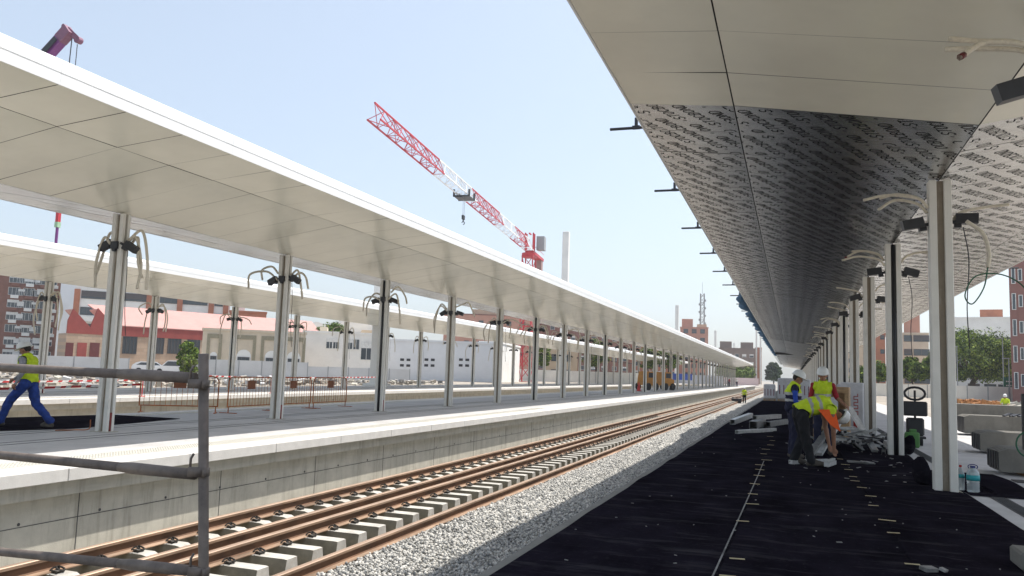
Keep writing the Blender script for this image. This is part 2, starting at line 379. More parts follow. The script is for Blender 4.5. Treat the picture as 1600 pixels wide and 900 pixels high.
stones([(-5.62, -3.3, 4.5, 14, 15000, .025, .052, -1.10), (-5.62, -3.3, 14, 30, 20000, .03, .06, -1.10), (-5.62, -2.5, 30, 62, 26000, .045, .09, -1.09),
        (-9.7, -8.75, 6, 30, 2500, .03, .06, -1.26)])
# ------------------------------------------------------------------ rails and sleepers
def railprof(x, z, sc=1.):
    p = [(-.070,0),(.070,0),(.070,.011),(.02,.028),(.0085,.045),(.0085,.118),(.036,.132),(.036,.163),(.027,.171),(-.027,.171),(-.036,.163),(-.036,.132),(-.0085,.118),(-.0085,.045),(-.02,.028),(-.070,.011)]
    return [(x+a*1.12*sc, z+b_*sc) for a, b_ in p]
def rail(x, z, label, wob=0., y0=2., y1=300., tilt=0):
    b = MB(); pr_ = railprof(0, 0); n = len(pr_); ys = np.linspace(y0, y1, 110)**1.0
    ct, st = math.cos(tilt), math.sin(tilt)
    for y in ys:
        dx = wob*math.sin(y*.11+x)+wob*.5*math.sin(y*.31)
        b.v += [(x+dx+p[0]*ct-p[1]*st, y, z+p[0]*st+p[1]*ct) for p in pr_]
    for k in range(len(ys)-1):
        for i in range(n):
            b.f.append((k*n+i, k*n+(i+1) % n, (k+1)*n+(i+1) % n, (k+1)*n+i))
            b.m.append(2 if i in (7,8,9) else 1 if i in (3,4,5,11,12,13,14) else 0)
    b.f.append(tuple(range(n))); b.m.append(0)
    solid('rail', b, [m_rail, m_railw, m_railt], label, 'rail', 'rusty steel rails')
SZ = -.905
rail(-7.98, SZ+.006, 'rusty brown rail clipped to the sleepers, closest to the concrete platform wall')
rail(-6.59, SZ+.006, 'rusty rail clipped to the sleepers, the one nearer to their exposed ends')
rail(-7.03, SZ+.004, 'loose darker rail laid unclipped across the middle of the sleepers', .012)
rail(-5.76, -1.105, 'loose rusty rail lying on the gravel beyond the sleeper ends', .025)
# sleeper: tapered block with shoulders, clips as parts
def sleeper_mesh():
    b = MB(); secs = [(-1.3,.13,.15,.20),(-1.26,.135,.155,.205),(-.95,.135,.155,.205),(-.42,.135,.155,.205),(-.3,.11,.14,.17),(.3,.11,.14,.17),(.42,.135,.155,.205),(.95,.135,.155,.205),(1.26,.135,.155,.205),(1.3,.13,.15,.20)]
    n = 4
    for x, wt, wb, h in secs:
        b.v += [(x,-wb,0),(x,wb,0),(x,wt-.02,h),(x,-wt+.02,h)]
    for k in range(len(secs)-1):
        for i in range(4): b.f.append((k*4+i, k*4+(i+1) % 4, k*4+4+(i+1) % 4, k*4+4+i)); b.m.append(0)
    b.f += [(0,1,2,3), (39,38,37,36)]; b.m += [0,0]
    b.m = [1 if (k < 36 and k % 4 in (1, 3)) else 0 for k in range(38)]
    return b.mesh('sleeper', [m_sleeper, mat('shade_tinted_concrete', (.27,.235,.17), .95, var=.18, scale=5)])  # olive side faces have shade and ground bounce painted into their colour
def clip_mesh():
    b = MB()                                       # e-clip: looped spring rod, shoulder and bolt
    pts = [(-.05,-.05,.03),(-.045,-.01,.055),(-.01,.045,.06),(.045,.055,.04),(.075,.02,.03),(.05,-.03,.045),(0,-.02,.07),(-.05,.06,.05)]
    b.tube(curve_pts(pts, 4), .011, 6); b.box(-.01, .05, -.055, .055, 0, .03); b.tube([(.02,0,.02),(.02,0,.085)], .014, 6)
    pts = [(.0,-.07,.03),(.04,-.10,.05),(.08,-.06,.04),(.05,-.02,.05)]
    b.tube(curve_pts(pts, 4), .010, 6)
    return b.mesh('fastening_clip', m_clip)
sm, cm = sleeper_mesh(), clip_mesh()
NS = 300; ybase = 8.4594+.6*.03-2.4
for k in range(NS):
    y = ybase+.6*k
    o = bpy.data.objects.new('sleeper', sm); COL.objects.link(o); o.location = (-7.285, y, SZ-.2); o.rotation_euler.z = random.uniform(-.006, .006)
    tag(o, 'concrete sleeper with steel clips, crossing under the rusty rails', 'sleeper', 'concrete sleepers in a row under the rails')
    if k < 75:
        for dx in (-.695, .695):
            for sgn in (-1, 1):
                c = bpy.data.objects.new('fastening_clip', cm); COL.objects.link(c); c.parent = o
                c.location = (dx+sgn*.105, 0, .2); c.rotation_euler.z = 0 if sgn > 0 else PI
b = MB()
for k in range(NS, NS+200): b.box(-8.585, -5.985, ybase+.6*k-.12, ybase+.6*k+.12, SZ-.2, SZ)
tag(b.build('sleepers', m_sleeper), 'far run of concrete sleepers under the rails towards the horizon', 'sleepers', kind='stuff')
# ------------------------------------------------------------------ canopies
SOF = [(0,4.64),(2.83,5.10),(4.20,5.23)]
def soff_z(dx):
    a = abs(dx)
    return 4.64+(a/2.83)*.46 if a < 2.83 else 5.10+(a-2.83)/1.37*.13
PW = S/5
def column_mesh():
    b = MB(); w_, g, wy, gy = .108, .048, .075, .030
    for sx in (-1, 1):
        for sy in (-1, 1):
            x0 = g if sx > 0 else -g-w_; y0 = gy if sy > 0 else -gy-wy
            b.bbox(x0, x0+w_, y0, y0+wy, 0, 4.63, .010)
    b.mi = 1; b.box(-g-.05, g+.05, -gy-.012, gy+.012, 0, 4.62)
    return b
def jbox(b, c, ang, tilt):
    R = Matrix.Rotation(ang,3,'Z')@Matrix.Rotation(tilt,3,'Y')
    b.obox(c, (.30,.13,.15), R)
    b.obox(Vector(c)+R@Vector((-.2,0,-.05)), (.14,.05,.05), R); b.obox(Vector(c)+R@Vector((-.12,0,-.1)), (.10,.09,.07), R)
def canopy(xc, kcols, label, film_y, far_film, pipes, droop, seed, brackets=False, boxz=3.92, detail_k=14):
    rnd = random.Random(seed)
    ya = Y0+S*kcols[0]-S/2; yb = Y0+S*kcols[-1]+S*.75
    root = empty('platform_canopy', (xc, Y0+S*kcols[0], 0), 0, label, 'canopy', 'long white canopies over the platforms')
    # soffit: separate panels with open joints
    b = MB(); np_ = int(round((yb-ya)/PW))
    segs = [(-4.195,-2.838),(-2.822,-.008),(.008,2.822),(2.838,4.195)]
    joint_off = film_y-round((film_y-ya)/PW)*PW-ya if film_y else 0
    ink = MB()
    for i in range(-1, np_+1):
        y0 = ya+joint_off+i*PW; y1 = y0+PW-.013
        y0 = max(y0, ya); y1 = min(y1, yb)
        if y1-y0 < .05: continue
        for si, (a, c) in enumerate(segs):
            j = [rnd.gauss(0, .0020) for _ in range(4)]
            filmed = (film_y is not None and y0 > film_y-.1) or (far_film and si < 2)
            b.mi = 1 if filmed else 0
            b.add([(xc+a,y0,soff_z(a)+j[0]),(xc+c,y0,soff_z(c)+j[1]),(xc+c,y1,soff_z(c)+j[2]),(xc+a,y1,soff_z(a)+j[3])], [(0,1,2,3)])
            if film_y is not None and filmed and y0 < 75: film_text(ink, xc, a, c, y0, y1, j)
    so_ = b.build('soffit', [m_soffit, m_film], root)
    if ink.v: ink.build('film_lettering', m_ink, root)
    b = MB()                                              # dark gap behind the joints + roof
    pts = [(-4.19,5.25),(-2.83,5.12),(0,4.665),(2.83,5.12),(4.19,5.25)]
    b.prism([(xc+x, z) for x, z in pts]+[(xc+x, z+.012) for x, z in pts[::-1]], ya+.01, yb-.01)
    b.build('soffit_frame', m_joint, root)
    b = MB(); b.prism([(xc+x, z) for x, z in [(-3.95,5.66),(0,5.42),(3.95,5.66),(3.95,5.64),(0,5.40),(-3.95,5.64)]], ya, yb)
    b.build('roof', m_roof, root)
    for s in (-1, 1):
        b = MB()
        pr_ = [(4.20,5.222),(4.225,5.222),(4.225,5.375),(4.205,5.377),(4.205,5.392),(4.225,5.394),(4.225,5.53),(4.07,5.64),(3.9,5.665),(3.9,5.60),(4.0,5.52),(4.198,5.40)]
        L = 3*PW; y = ya
        while y < yb-.01:
            b.prism([(xc+s*x, z) for x, z in pr_], y+.002, min(y+L, yb)-.002); y += L
        b.build('fascia', m_fascia, root)
    for yy, nm in ((ya-.012, 'end_panel'), (yb+.002, 'end_panel')):
        b = MB(); b.prism([(xc+x, z) for x, z in [(-4.2,5.23),(-2.83,5.10),(0,4.64),(2.83,5.10),(4.2,5.23),(4.2,5.53),(3.9,5.66),(0,5.42),(-3.9,5.66),(-4.2,5.53)]], yy, yy+.01); b.build(nm, m_fascia, root)
    # columns
    cme = column_mesh().mesh('column', [m_paint, grime(mat('taupe_web_with_shade', (.27,.225,.17), .6, var=.08), (.40,.37,.32), (2,2,.6), .55, .75, .4)])  # taupe web, darkened further so its colour holds the recess shade
    pb = MB(); pb.tube([(0,-.078,.0),(0,-.078,4.6)], .044, 10)
    for z in (1.2, 3.1): pb.tube([(0,-.078,z),(0,-.078,z+.03)], .047, 10)
    pme = pb.mesh('downpipe', m_pipe, True)
    fp = MB(); fp.tube([(.135,0,.0),(.135,0,.40)], .030, 8); fpme = fp.mesh('conduit_stub', mat('dull_red_pipe', (.22,.02,.018), .6), True)
    for c_i, k in enumerate(kcols):
        col = bpy.data.objects.new('column', cme); COL.objects.link(col); col.parent = root
        col.location = (0, S*(k-kcols[0]), 0)
        b = MB(); b.bbox(-.22, .22, -.17, .17, .001, .012, .004); bp = b.build('base_plate', m_concrete); bp.parent = col
        if k % 3 == pipes: o = bpy.data.objects.new('downpipe', pme); COL.objects.link(o); o.parent = col
        if k < 3 and xc < 0: o = bpy.data.objects.new('conduit_stub', fpme); COL.objects.link(o); o.parent = col
        for s in (-1, 1):
            b = MB(); tl = rnd.uniform(.25,.55)*(1 if s > 0 else 1)
            R_ = 0 if s > 0 else PI
            jbox(b, (s*.37, rnd.uniform(-.05,.05), boxz+rnd.uniform(-.03,.05)), R_+rnd.uniform(-.2,.2), tl if xc < 0 else rnd.uniform(.0,.35))
            o = b.build('junction_box', m_black); o.parent = col
            if k > detail_k: continue
            for q in range(rnd.choice((1,2,2,3)) if k < 8 else 1):
                b = MB(); y_ = rnd.uniform(-.12,.12); L = rnd.uniform(.65,1.1)*droop; out = rnd.uniform(.30,.66)
                z0 = boxz+rnd.uniform(-.05,.28)
                if droop >= .6 and rnd.random() < .38:
                    o2 = rnd.uniform(.5,1.0); pts = [(s*.17,y_,z0),(s*(.2+o2*.4),y_+.05,z0+rnd.uniform(.10,.26)),(s*(.2+o2*.8),y_+rnd.uniform(-.2,.2),z0+rnd.uniform(-.1,.2)),(s*(.2+o2),y_+rnd.uniform(-.25,.25),z0-rnd.uniform(.15,.5))]
                elif droop < .6:
                    pts = [(s*.17,y_,z0),(s*.3,y_,z0+.15),(s*(.45+out*.4),y_+.1,z0+.24),(s*(.55+out*.8),y_+rnd.uniform(-.2,.2),z0+rnd.uniform(.05,.3))]
                else:
                    rise = rnd.uniform(.02,.24)
                    pts = [(s*.17,y_,z0),(s*(.18+out*.6),y_+.03,z0+rise),(s*(.2+out),y_+rnd.uniform(-.1,.1),z0-L*.45),(s*(.2+out*rnd.uniform(.8,1.15)),y_+rnd.uniform(-.1,.1),z0-L)]
                cp = curve_pts(pts, 6); b.mi = 0; b.tube(cp, .030 if xc < 0 else .023, 8)
                if rnd.random() < .3: b.mi = 1; b.tube([cp[-2], cp[-1]], .028, 6)
                o = b.build('conduit', [m_conduit, m_darkred], smooth=True); o.parent = col
            if k < 10 and s > 0 and rnd.random() < .7:
                b = MB(); b.tube(curve_pts([(.3,-.08,boxz-.1),(.36,-.1,boxz-.6),(.33,-.05,boxz-1.3),(.36,0,boxz-1.9)], 5), .008, 5)
                o = b.build('cable', m_black); o.parent = col
        if k < 6 and xc < 0:
            b = MB(); b.bbox(-.09, .09, -.17, -.108, boxz-.06, boxz+.10, .008); b.tube([(0,-.165,boxz-.07),(0,-.11,boxz-.07)], .05, 10)
            o = b.build('junction_box', m_black); o.parent = col
    if brackets:
        k = 0; y = 12.4
        while y < 205:
            b = MB(); b.tube([(xc-4.20,y,5.44),(xc-4.86,y,5.44)], .024, 8); b.tube([(xc-4.44,y,5.44),(xc-4.44,y,5.60)], .028, 8); b.box(xc-4.50, xc-4.38, y-.03, y+.03, 5.42, 5.47)
            b.build('bracket', m_darksteel, root); y += 4.45
        for y in (30, 45): 
            b = MB(); b.tube([(xc+4.20,y,5.44),(xc+4.86,y,5.44)], .024, 8); b.build('bracket', m_darksteel, root)
    return root
# stroke letters for the printed film
GL = {'S': [[(.95,.85),(.7,1),(.3,1),(.05,.82),(.1,.62),(.9,.4),(.95,.18),(.7,0),(.3,0),(.03,.15)]], 'T': [[(0,1),(1,1)],[(.5,1),(.5,0)]],
      'O': [[(.5,1),(.15,.85),(0,.5),(.15,.15),(.5,0),(.85,.15),(1,.5),(.85,.85),(.5,1)]], 'C': [[(.95,.8),(.6,1),(.2,.88),(0,.5),(.2,.12),(.6,0),(.95,.2)]],
      'B': [[(.05,0),(.05,1),(.7,1),(.92,.78),(.7,.54),(.05,.54)],[(.7,.54),(.97,.28),(.7,0),(.05,0)]], 'N': [[(.05,0),(.05,1),(.95,0),(.95,1)]],
      'D': [[(.05,0),(.05,1),(.55,1),(.95,.75),(.95,.25),(.55,0),(.05,0)]], '.': [[(.4,.4),(.6,.6)]]}
TXT = 'STOCBOND'
DIR = Vector((-.483,-.876)); UPV = Vector((-.876,.483))   # reading direction and letter-up on the soffit
def film_text(ink, xc, a, c, y0, y1, j):
    per, row, hh, lw, adv = 1.245, .292, .145, .090, .124
    st = .016; cx, cy = (a+c)/2, (y0+y1)/2; rad = math.hypot(c-a, y1-y0)/2+per
    def put(px, py, qx, qy):
        for (x, y) in ((px, py), (qx, qy)):
            if not (a+.005 < x < c-.005 and y0+.005 < y < y1-.005): return
        d = Vector((qx-px, qy-py)); 
        if d.length < 1e-5: return
        d.normalize(); n = Vector((-d.y, d.x))*st*.5; px -= d.x*st*.3; py -= d.y*st*.3; qx += d.x*st*.3; qy += d.y*st*.3
        z = lambda x, y: soff_z(x)-.0045
        ink.add([(xc+px+n.x,py+n.y,z(px,py)),(xc+px-n.x,py-n.y,z(px,py)),(xc+qx-n.x,qy-n.y,z(qx,qy)),(xc+qx+n.x,qy+n.y,z(qx,qy))], [(0,1,2,3)])
    R_ = int(rad/row)+2; P_ = int(rad/per)+2
    for r in range(-R_, R_+1):
        for p in range(-P_, P_+1):
            ox = cx+UPV.x*row*r+DIR.x*(per*p+.43*r % per); oy = cy+UPV.y*row*r+DIR.y*(per*p+.43*r % per)
            if abs(ox-cx) > (c-a)/2+1.3 or abs(oy-cy) > (y1-y0)/2+1.3: continue
            for li, ch in enumerate(TXT+' .'):
                if ch == ' ': continue
                for stroke in GL[ch]:
                    q = []
                    for (u, v) in stroke:
                        xx = li*adv+u*lw+v*hh*.25; yy = v*hh
                        q.append((ox+DIR.x*xx+UPV.x*yy, oy+DIR.y*xx+UPV.y*yy))
                    for (p0, p1) in zip(q[:-1], q[1:]): put(*p0, *p1)
FILM_Y = 10.66
can_r = canopy(XR, list(range(-1, 35)), 'nearest canopy, at right, its underside printed with film lettering above the black mat', FILM_Y, False, 1, .45, 3, True, 4.0)
can_m = canopy(XL, list(range(-1, 34)), 'middle white canopy on a long row of columns along the far side of the rails', None, True, 2, 1., 5)
can_l = canopy(X3, list(range(-1, 34)), 'farthest white canopy, standing behind the middle one in front of the town', None, False, 1, 1.35, 9)
# blue safety net hanging outside the far part of the near canopy
b = MB(); ys = np.arange(36, 130, 1.2); nn = len(ys)
for i, y in enumerate(ys):
    wv = .28+.22*abs(math.sin(y*.33))+.1*math.sin(y*1.3); wv *= min(1, (y-35)/6)
    for q in range(5):
        t = q/4; b.v.append((XR-4.24-wv*t, y, 5.40-.35*wv*math.sin(t*PI)+.02*math.sin(y*3+q)))
for i in range(nn-1):
    for q in range(4): b.f.append((i*5+q, i*5+q+1, i*5+6+q, i*5+5+q)); b.m.append(0)
b.build('safety_net', m_net, can_r)
b = MB(); b.box(XR-4.2, XR-.2, 112, 112.25, 4.95, 5.22); b.build('cross_beam', m_darksteel, can_r)
b = MB()
for q in ((2.55,13.3,4.05),(2.55,13.3,4.05)):
    pass
b.tube(curve_pts([(2.42,13.2,3.95),(2.62,13.15,3.75),(2.68,13.1,3.45),(2.66,13.1,3.25)], 6), .028, 8)
b.build('conduit', m_conduit, can_r, True)
b = MB(); b.tube(curve_pts([(2.66,13.1,3.25),(2.6,13.1,2.95),(2.45,13.1,2.72),(2.36,13.1,2.85),(2.5,13.1,3.12),(2.8,13.1,3.15),(3.05,13.1,3.02),(3.2,13.1,2.8)], 8), .010, 6)
b.build('cable', m_hose, can_r, True)
# ------------------------------------------------------------------ ground mat, tape, debris
def matsheet(name, x0, x1, y0, y1, nx, ny, amp, label, edge=.012):
    b = MB()
    for j in range(ny+1):
        for i in range(nx+1):
            u, v = i/nx, j/ny
            x = x0+(x1-x0)*u; y = y0+(y1-y0)*v
            if i in (0, nx): x += edge*(math.sin(y*1.7)*.5+math.sin(y*.6+i)*.5)
            z = .008+amp*max(0, math.sin(x*1.3+y*.9)*math.sin(y*1.1-x*.4))**3+amp*.35*abs(math.sin(y*.43+.8*math.sin(x)))**12
            b.v.append((x, y, z))
    for j in range(ny):
        for i in range(nx): a = j*(nx+1)+i; b.f.append((a,a+1,a+nx+2,a+nx+1)); b.m.append(0)
    return solid(name, b, m_mat, label, 'ground sheet', smooth=True)
matsheet('ground_sheet', -2.13, 2.36, -3, 64.5, 45, 420, .022, 'wide black geotextile sheet covering the near platform under the canopy')
matsheet('ground_sheet', 2.36, 3.35, 13.2, 16.6, 12, 30, .012, 'black offcut of sheet lying beside the nearest column base', .1)
b = MB(); poly = [(-18.2,9.),(-18.2,14.6),(-17.5,17.5),(-15.3,17.6),(-14.6,13.6),(-15.1,12.2),(-14.9,9.)]
b.prism(poly, .003, .014, 'Z'); solid('ground_sheet', b, m_mat, 'torn black sheet on the middle platform under the walking worker', 'ground sheet')
b = MB()
for (x, w_) in ((-.52,.5),(.98,.5)):
    n = 150; o_ = len(b.v)
    for k in range(n+1):
        y = 2+k*.4; xx = x+.02*math.sin(y*.7)
        for (dx, z) in ((-.012,.012),(0,.030),(w_*.5,.022),(w_,.010)): b.v.append((xx+dx, y, z+.004*math.sin(y*2.1+dx*9)))
    for k in range(n):
        for q in range(3): a = o_+k*4+q; b.f.append((a,a+1,a+5,a+4)); b.m.append(0)
b.add([(-.40,9.0,.012),(2.2,9.55,.012),(2.2,9.57,.034),(-.40,9.02,.034),(2.2,10.1,.012),(-.40,9.5,.012)], [(0,1,2,3),(3,2,4,5)])
solid('sheet_overlap', b, m_mat, 'overlapping seams where strips of the black geotextile sheet lap over each other', 'ground sheet')
b = MB(); pts = [(-.60,4.2),(-.585,5.6),(-.57,6.8),(-.545,9.5),(-.51,13.7),(-.5,16)]
for (p, q) in zip(pts[:-1], pts[1:]): b.bar((*p,.04), (*q,.04), .013, .004)
solid('string_line', b, m_scrap, 'pale string line stretched along the black sheet', 'string')
def strips(ys, x, label, group, L=.16):
    for i, y in enumerate(ys):
        b = MB(); l_ = L*random.uniform(.7,1.2); R_ = Matrix.Rotation(random.uniform(-.2,.2),3,'Z')
        b.obox((x+random.uniform(-.05,.05)-.002*y, y, .042), (l_, .035, .003), R_)
        solid('tape_strip', b, m_masking, label, 'tape', group)
strips([6.55,7.2,9.1,10.4,11.3,12.4,13.5,14.4,15.2,16.2,17.5,18.7,20,21.5,23], -.47, 'short yellowed tape strip laid across the string line on the black sheet', 'tape strips along the string line')
strips([7.7,9.2,10,11.1,12,12.9,13.7,14.3,15.4,16.3,17.4], .97, 'short yellowed tape strip on the black sheet near the columns', 'tape strips near the columns')
b = MB()
for i in range(130):
    x = random.uniform(-2, 2.3); y = 4+abs(random.gauss(0, 1))*13; s = random.uniform(.006,.018)*(1+.9*(random.random() < .06))
    b.obox((x, y, .032), (s*1.8, s*.8, .006), (random.uniform(-.2,.2),0,random.uniform(0,3)))
for i in range(35):
    x = random.gauss(1.2,.7); y = random.uniform(14,24); s = random.uniform(.015,.06)
    b.obox((x, y, .034), (s*2, s*.6, .01), (0,random.uniform(-.2,.2),random.uniform(0,3)))
tag(b.build('debris', m_scrap), 'small pale scraps and crumbs scattered over the black sheet', 'debris', kind='stuff')
for (x, y, l_, w_, rz, lab) in ((1.23,16.9,.5,.09,.3,'white offcut of metal trim lying flat near the bending worker'),(1.05,7.55,.12,.08,.6,'small crumpled white scrap on the black sheet near the concrete block')):
    b = MB(); b.obox((x,y,.045), (l_,w_,.03), (.1,.05,rz)); b.obox((x+.1,y-.05,.06), (l_*.6,w_*.6,.02), (.3,.1,rz+.5)); solid('offcut', b, m_scrap, lab, 'scrap')
# ------------------------------------------------------------------ scaffold guard rail (foreground left)
r = empty('scaffold_rail', (-2.68,3.25,-1.1), 0, 'grey steel scaffold frame with three horizontal tubes in the left foreground', 'scaffold')
b = MB(); p0 = D(318,900,3.9); top = D(318,553,3.9); dn = p0+(p0-top)*((p0.z+1.1)/(top.z-p0.z)); b.tube([dn, top], .0241, 14); b.box(dn.x-.07,dn.x+.07,dn.y-.07,dn.y+.07,-1.1,-1.09); b.build('post', m_tube, r, True)
px_, py_ = p0.x, p0.y
def hrail(ya_, yb_, xb=312, da=4.6, mid=None):
    b = MB(); A = D(0,ya_,da); B = D(xb,yb_,3.9); d = (A-B)
    E2 = B+d*1.9
    m1 = B+d*.15
    b.tube([E2, B+d*.32], .0241, 12)
    b.tube([B+d*.36, B+d*.3, B+d*.02], [.0241,.030,.026], 12)
    b.build('rail_tube', m_tube, r, True)
hrail(574, 591); hrail(711, 742); hrail(862, 893)
for yy in (600, 737, 893):
    b = MB(); c = D(318, yy, 3.9); b.obox(c+Vector((-.02,-.028,0)), (.075,.02,.045), (0,0,.34)); b.obox(c+Vector((.022,-.01,0)), (.02,.05,.04), (0,0,.34)); b.tube([c+Vector((-.055,-.03,-.0)), c+Vector((-.055,-.03,.06)), c+Vector((-.04,-.03,.085))], .006, 6); b.build('coupler', m_tube, r, True)
ex = D(-260, 700, 5.25)
b = MB(); b.tube([(ex.x,ex.y,-1.1),(ex.x,ex.y,1.6)], .0241, 12); b.build('post', m_tube, r, True)
# ------------------------------------------------------------------ people
def ell(bm_, c, rad, rot=None, n=2):
    t = bmesh.ops.create_icosphere(bm_, subdivisions=n, radius=1)
    Mx = Matrix.Translation(Vector(c))@(rot.to_4x4() if rot else Matrix.Identity(4))@Matrix.Diagonal((*rad,1))
    bmesh.ops.transform(bm_, matrix=Mx, verts=t['verts'])
def capsule(bm_, a, b_, ra, rb, n=10, flat=None):
    a = Vector(a); b_ = Vector(b_); d = b_-a; L = max(d.length, 1e-4); q = d.to_track_quat('Z', 'X').to_matrix()
    rows = []
    for t in range(4): an = -PI/2+PI/2*t/3; rows.append((ra*math.cos(an), ra*math.sin(an)))
    for t in range(4): an = PI/2*t/3; rows.append((rb*math.cos(an), L+rb*math.sin(an)))
    vs = []
    for (rr, z) in rows:
        ring = []
        for j in range(n):
            p = Vector((max(rr,1e-4)*math.cos(2*PI*j/n), max(rr,1e-4)*math.sin(2*PI*j/n), z))
            ring.append(bm_.verts.new(a+q@p))
        vs.append(ring)
    for i in range(len(vs)-1):
        for j in range(n): bm_.faces.new((vs[i][j], vs[i][(j+1) % n], vs[i+1][(j+1) % n], vs[i+1][j]))
    bm_.faces.new(vs[0][::-1]); bm_.faces.new(vs[-1])
def person(loc, rz, J, cols, label, vest=None, voxel=.013, helmet=True, scale=1., girth=1., sleeve=True, hand_dir=None, orange=False):
    """J: joints in the figure's own frame (facing +Y). One remeshed body, clothing colours by nearest bone."""
    V = {k: Vector(v) for k, v in J.items()}
    bm_ = bmesh.new(); bones = []
    def bone(a, b_, ra, rb, tg): capsule(bm_, V[a] if isinstance(a, str) else a, V[b_] if isinstance(b_, str) else b_, ra, rb); bones.append((V[a] if isinstance(a, str) else Vector(a), V[b_] if isinstance(b_, str) else Vector(b_), tg, (ra+rb)/2))
    for s in 'LR':
        bone('hip'+s, 'knee'+s, .103, .082, 'leg'); bone('knee'+s, 'ank'+s, .080, .070, 'leg'); bone('ank'+s, 'toe'+s, .046, .040, 'boot')
        heel = V['ank'+s]+(V['ank'+s]-V['toe'+s])*.25; heel.z = V['toe'+s].z; bone('ank'+s, heel, .045, .04, 'boot'); bone(heel, 'toe'+s, .04, .042, 'boot')
        bone('sh'+s, 'el'+s, .058, .046, 'arm'); bone('el'+s, 'wr'+s, .045, .030, 'fore')
        bone('chest', 'sh'+s, .10, .064, 'torso'); bone('pelvis', 'hip'+s, .115, .10, 'leg')
        hd = (V['wr'+s]-V['el'+s]).normalized()
        if hand_dir: hd = Vector(hand_dir).normalized()
        side = hd.cross(Vector((0,1,0)));  side = side.normalized() if side.length > .2 else hd.cross(Vector((1,0,0))).normalized()
        palm = hd.cross(side).normalized()
        pk = V['wr'+s]+hd*.085; bone('wr'+s, pk, .026, .030, 'hand')
        for q, (fl, off) in enumerate(((.068,-.027),(.078,-.009),(.074,.009),(.058,.026))):
            k0 = V['wr'+s]+hd*.075+palm*off; k1 = k0+hd*fl*.55+side*.008; k2 = k1+hd*fl*.4+side*.028
            bone(k0, k1, .0105, .0095, 'hand'); bone(k1, k2, .0095, .008, 'hand')
        t0 = V['wr'+s]+hd*.03+palm*-.02; t1 = t0+hd*.035-palm*.03+side*.01; bone(t0, t1, .012, .011, 'hand'); bone(t1, t1+hd*.035+side*.012, .011, .009, 'hand')
    bone('pelvis', 'waist', .138, .132, 'hips'); bone('waist', 'chest', .132, .145, 'torso'); bone('chest', 'neck', .13, .07, 'torso')
    bone('shL', 'shR', .06, .06, 'torso')
    hc = V['head']; up = (hc-V['neck']).normalized(); fw = V['face'].normalized(); fw = (fw-up*fw.dot(up)).normalized(); rt = fw.cross(up)
    bone('neck', hc-up*.04, .056, .052, 'skin')
    HR = Matrix((rt, fw, up)).transposed()
    ell(bm_, hc+up*.02, (.077,.095,.105), HR); ell(bm_, hc-up*.055+fw*.025, (.056,.064,.062), HR)
    ell(bm_, hc-up*.005+fw*.098, (.014,.022,.026), HR); ell(bm_, hc-up*.055+fw*.088, (.026,.014,.012), HR)          # nose, lips
    ell(bm_, hc-up*.095+fw*.07, (.026,.022,.02), HR)
    for sg in (-1, 1): ell(bm_, hc+rt*sg*.080-up*.005-fw*.005, (.012,.022,.032), HR); ell(bm_, hc+rt*sg*.032+up*.028+fw*.080, (.022,.016,.010), HR)
    bones.append((hc-up*.07, hc+up*.05, 'skin', .09))
    bmesh.ops.recalc_face_normals(bm_, faces=bm_.faces)
    me = bpy.data.meshes.new('tmp'); bm_.to_mesh(me); bm_.free()
    o = bpy.data.objects.new('tmp', me); COL.objects.link(o)
    md = o.modifiers.new('r', 'REMESH'); md.mode = 'VOXEL'; md.voxel_size = voxel
    sm_ = o.modifiers.new('s', 'SMOOTH'); sm_.factor = .5; sm_.iterations = 3
    dg = bpy.context.evaluated_depsgraph_get(); ev = o.evaluated_get(dg); me2 = bpy.data.meshes.new_from_object(ev)
    bpy.data.objects.remove(o); me2.name = 'person'
    order = ['leg','hips','torso','arm','fore','hand','skin','boot']; ml = [cols['legs'],cols['hips'] if 'hips' in cols else cols['legs'],cols['torso'],cols['arm'],cols['fore'],m_skin,m_skin,m_boot]
    me2.materials.clear()
    for m in ml: me2.materials.append(m)
    nv0 = len(me2.vertices); cv = np.zeros(nv0*3); me2.vertices.foreach_get('co', cv); cv = cv.reshape(-1,3); nn0 = np.zeros(nv0*3); me2.vertices.foreach_get('normal', nn0); nn0 = nn0.reshape(-1,3)
    hz_ = np.linalg.norm(cv-np.array(V['head']), axis=1); wr_ = np.minimum(np.linalg.norm(cv-np.array(V['wrL']), axis=1), np.linalg.norm(cv-np.array(V['wrR']), axis=1))
    fold = np.sin(cv[:,2]*38+5*np.sin(cv[:,0]*17+cv[:,1]*9))*.5+np.sin(cv[:,2]*19+cv[:,1]*31+3*np.sin(cv[:,0]*23))*.5
    cv += nn0*(fold*.0085*np.clip((hz_-.2)/.1,0,1)*np.clip((wr_-.22)/.1,0,1))[:,None]; me2.vertices.foreach_set('co', cv.ravel()); me2.update()
    n = len(me2.polygons); ctr = np.zeros(n*3); me2.polygons.foreach_get('center', ctr); ctr = ctr.reshape(-1,3)
    best = np.full(n, 1e9); idx = np.zeros(n, int); bi_ = np.zeros(n, int); tt = np.zeros(n)
    for bi, (a, b2, tg, rr) in enumerate(bones):
        a = np.array(a); d = np.array(b2)-a; t = np.clip(((ctr-a)@d)/max(d@d,1e-9), 0, 1); ds = np.linalg.norm(ctr-(a+t[:,None]*d), axis=1)-rr
        k = ds < best; best[k] = ds[k]; idx[k] = order.index(tg); bi_[k] = bi; tt[k] = t[k]
    me2.polygons.foreach_set('material_index', idx.astype(np.int32)); me2.polygons.foreach_set('use_smooth', [True]*n)
    body = bpy.data.objects.new('person', me2); COL.objects.link(body); body.location = loc; body.rotation_euler.z = rz; body.scale = (scale*girth, scale*girth, scale)
    tag(body, label, 'person')
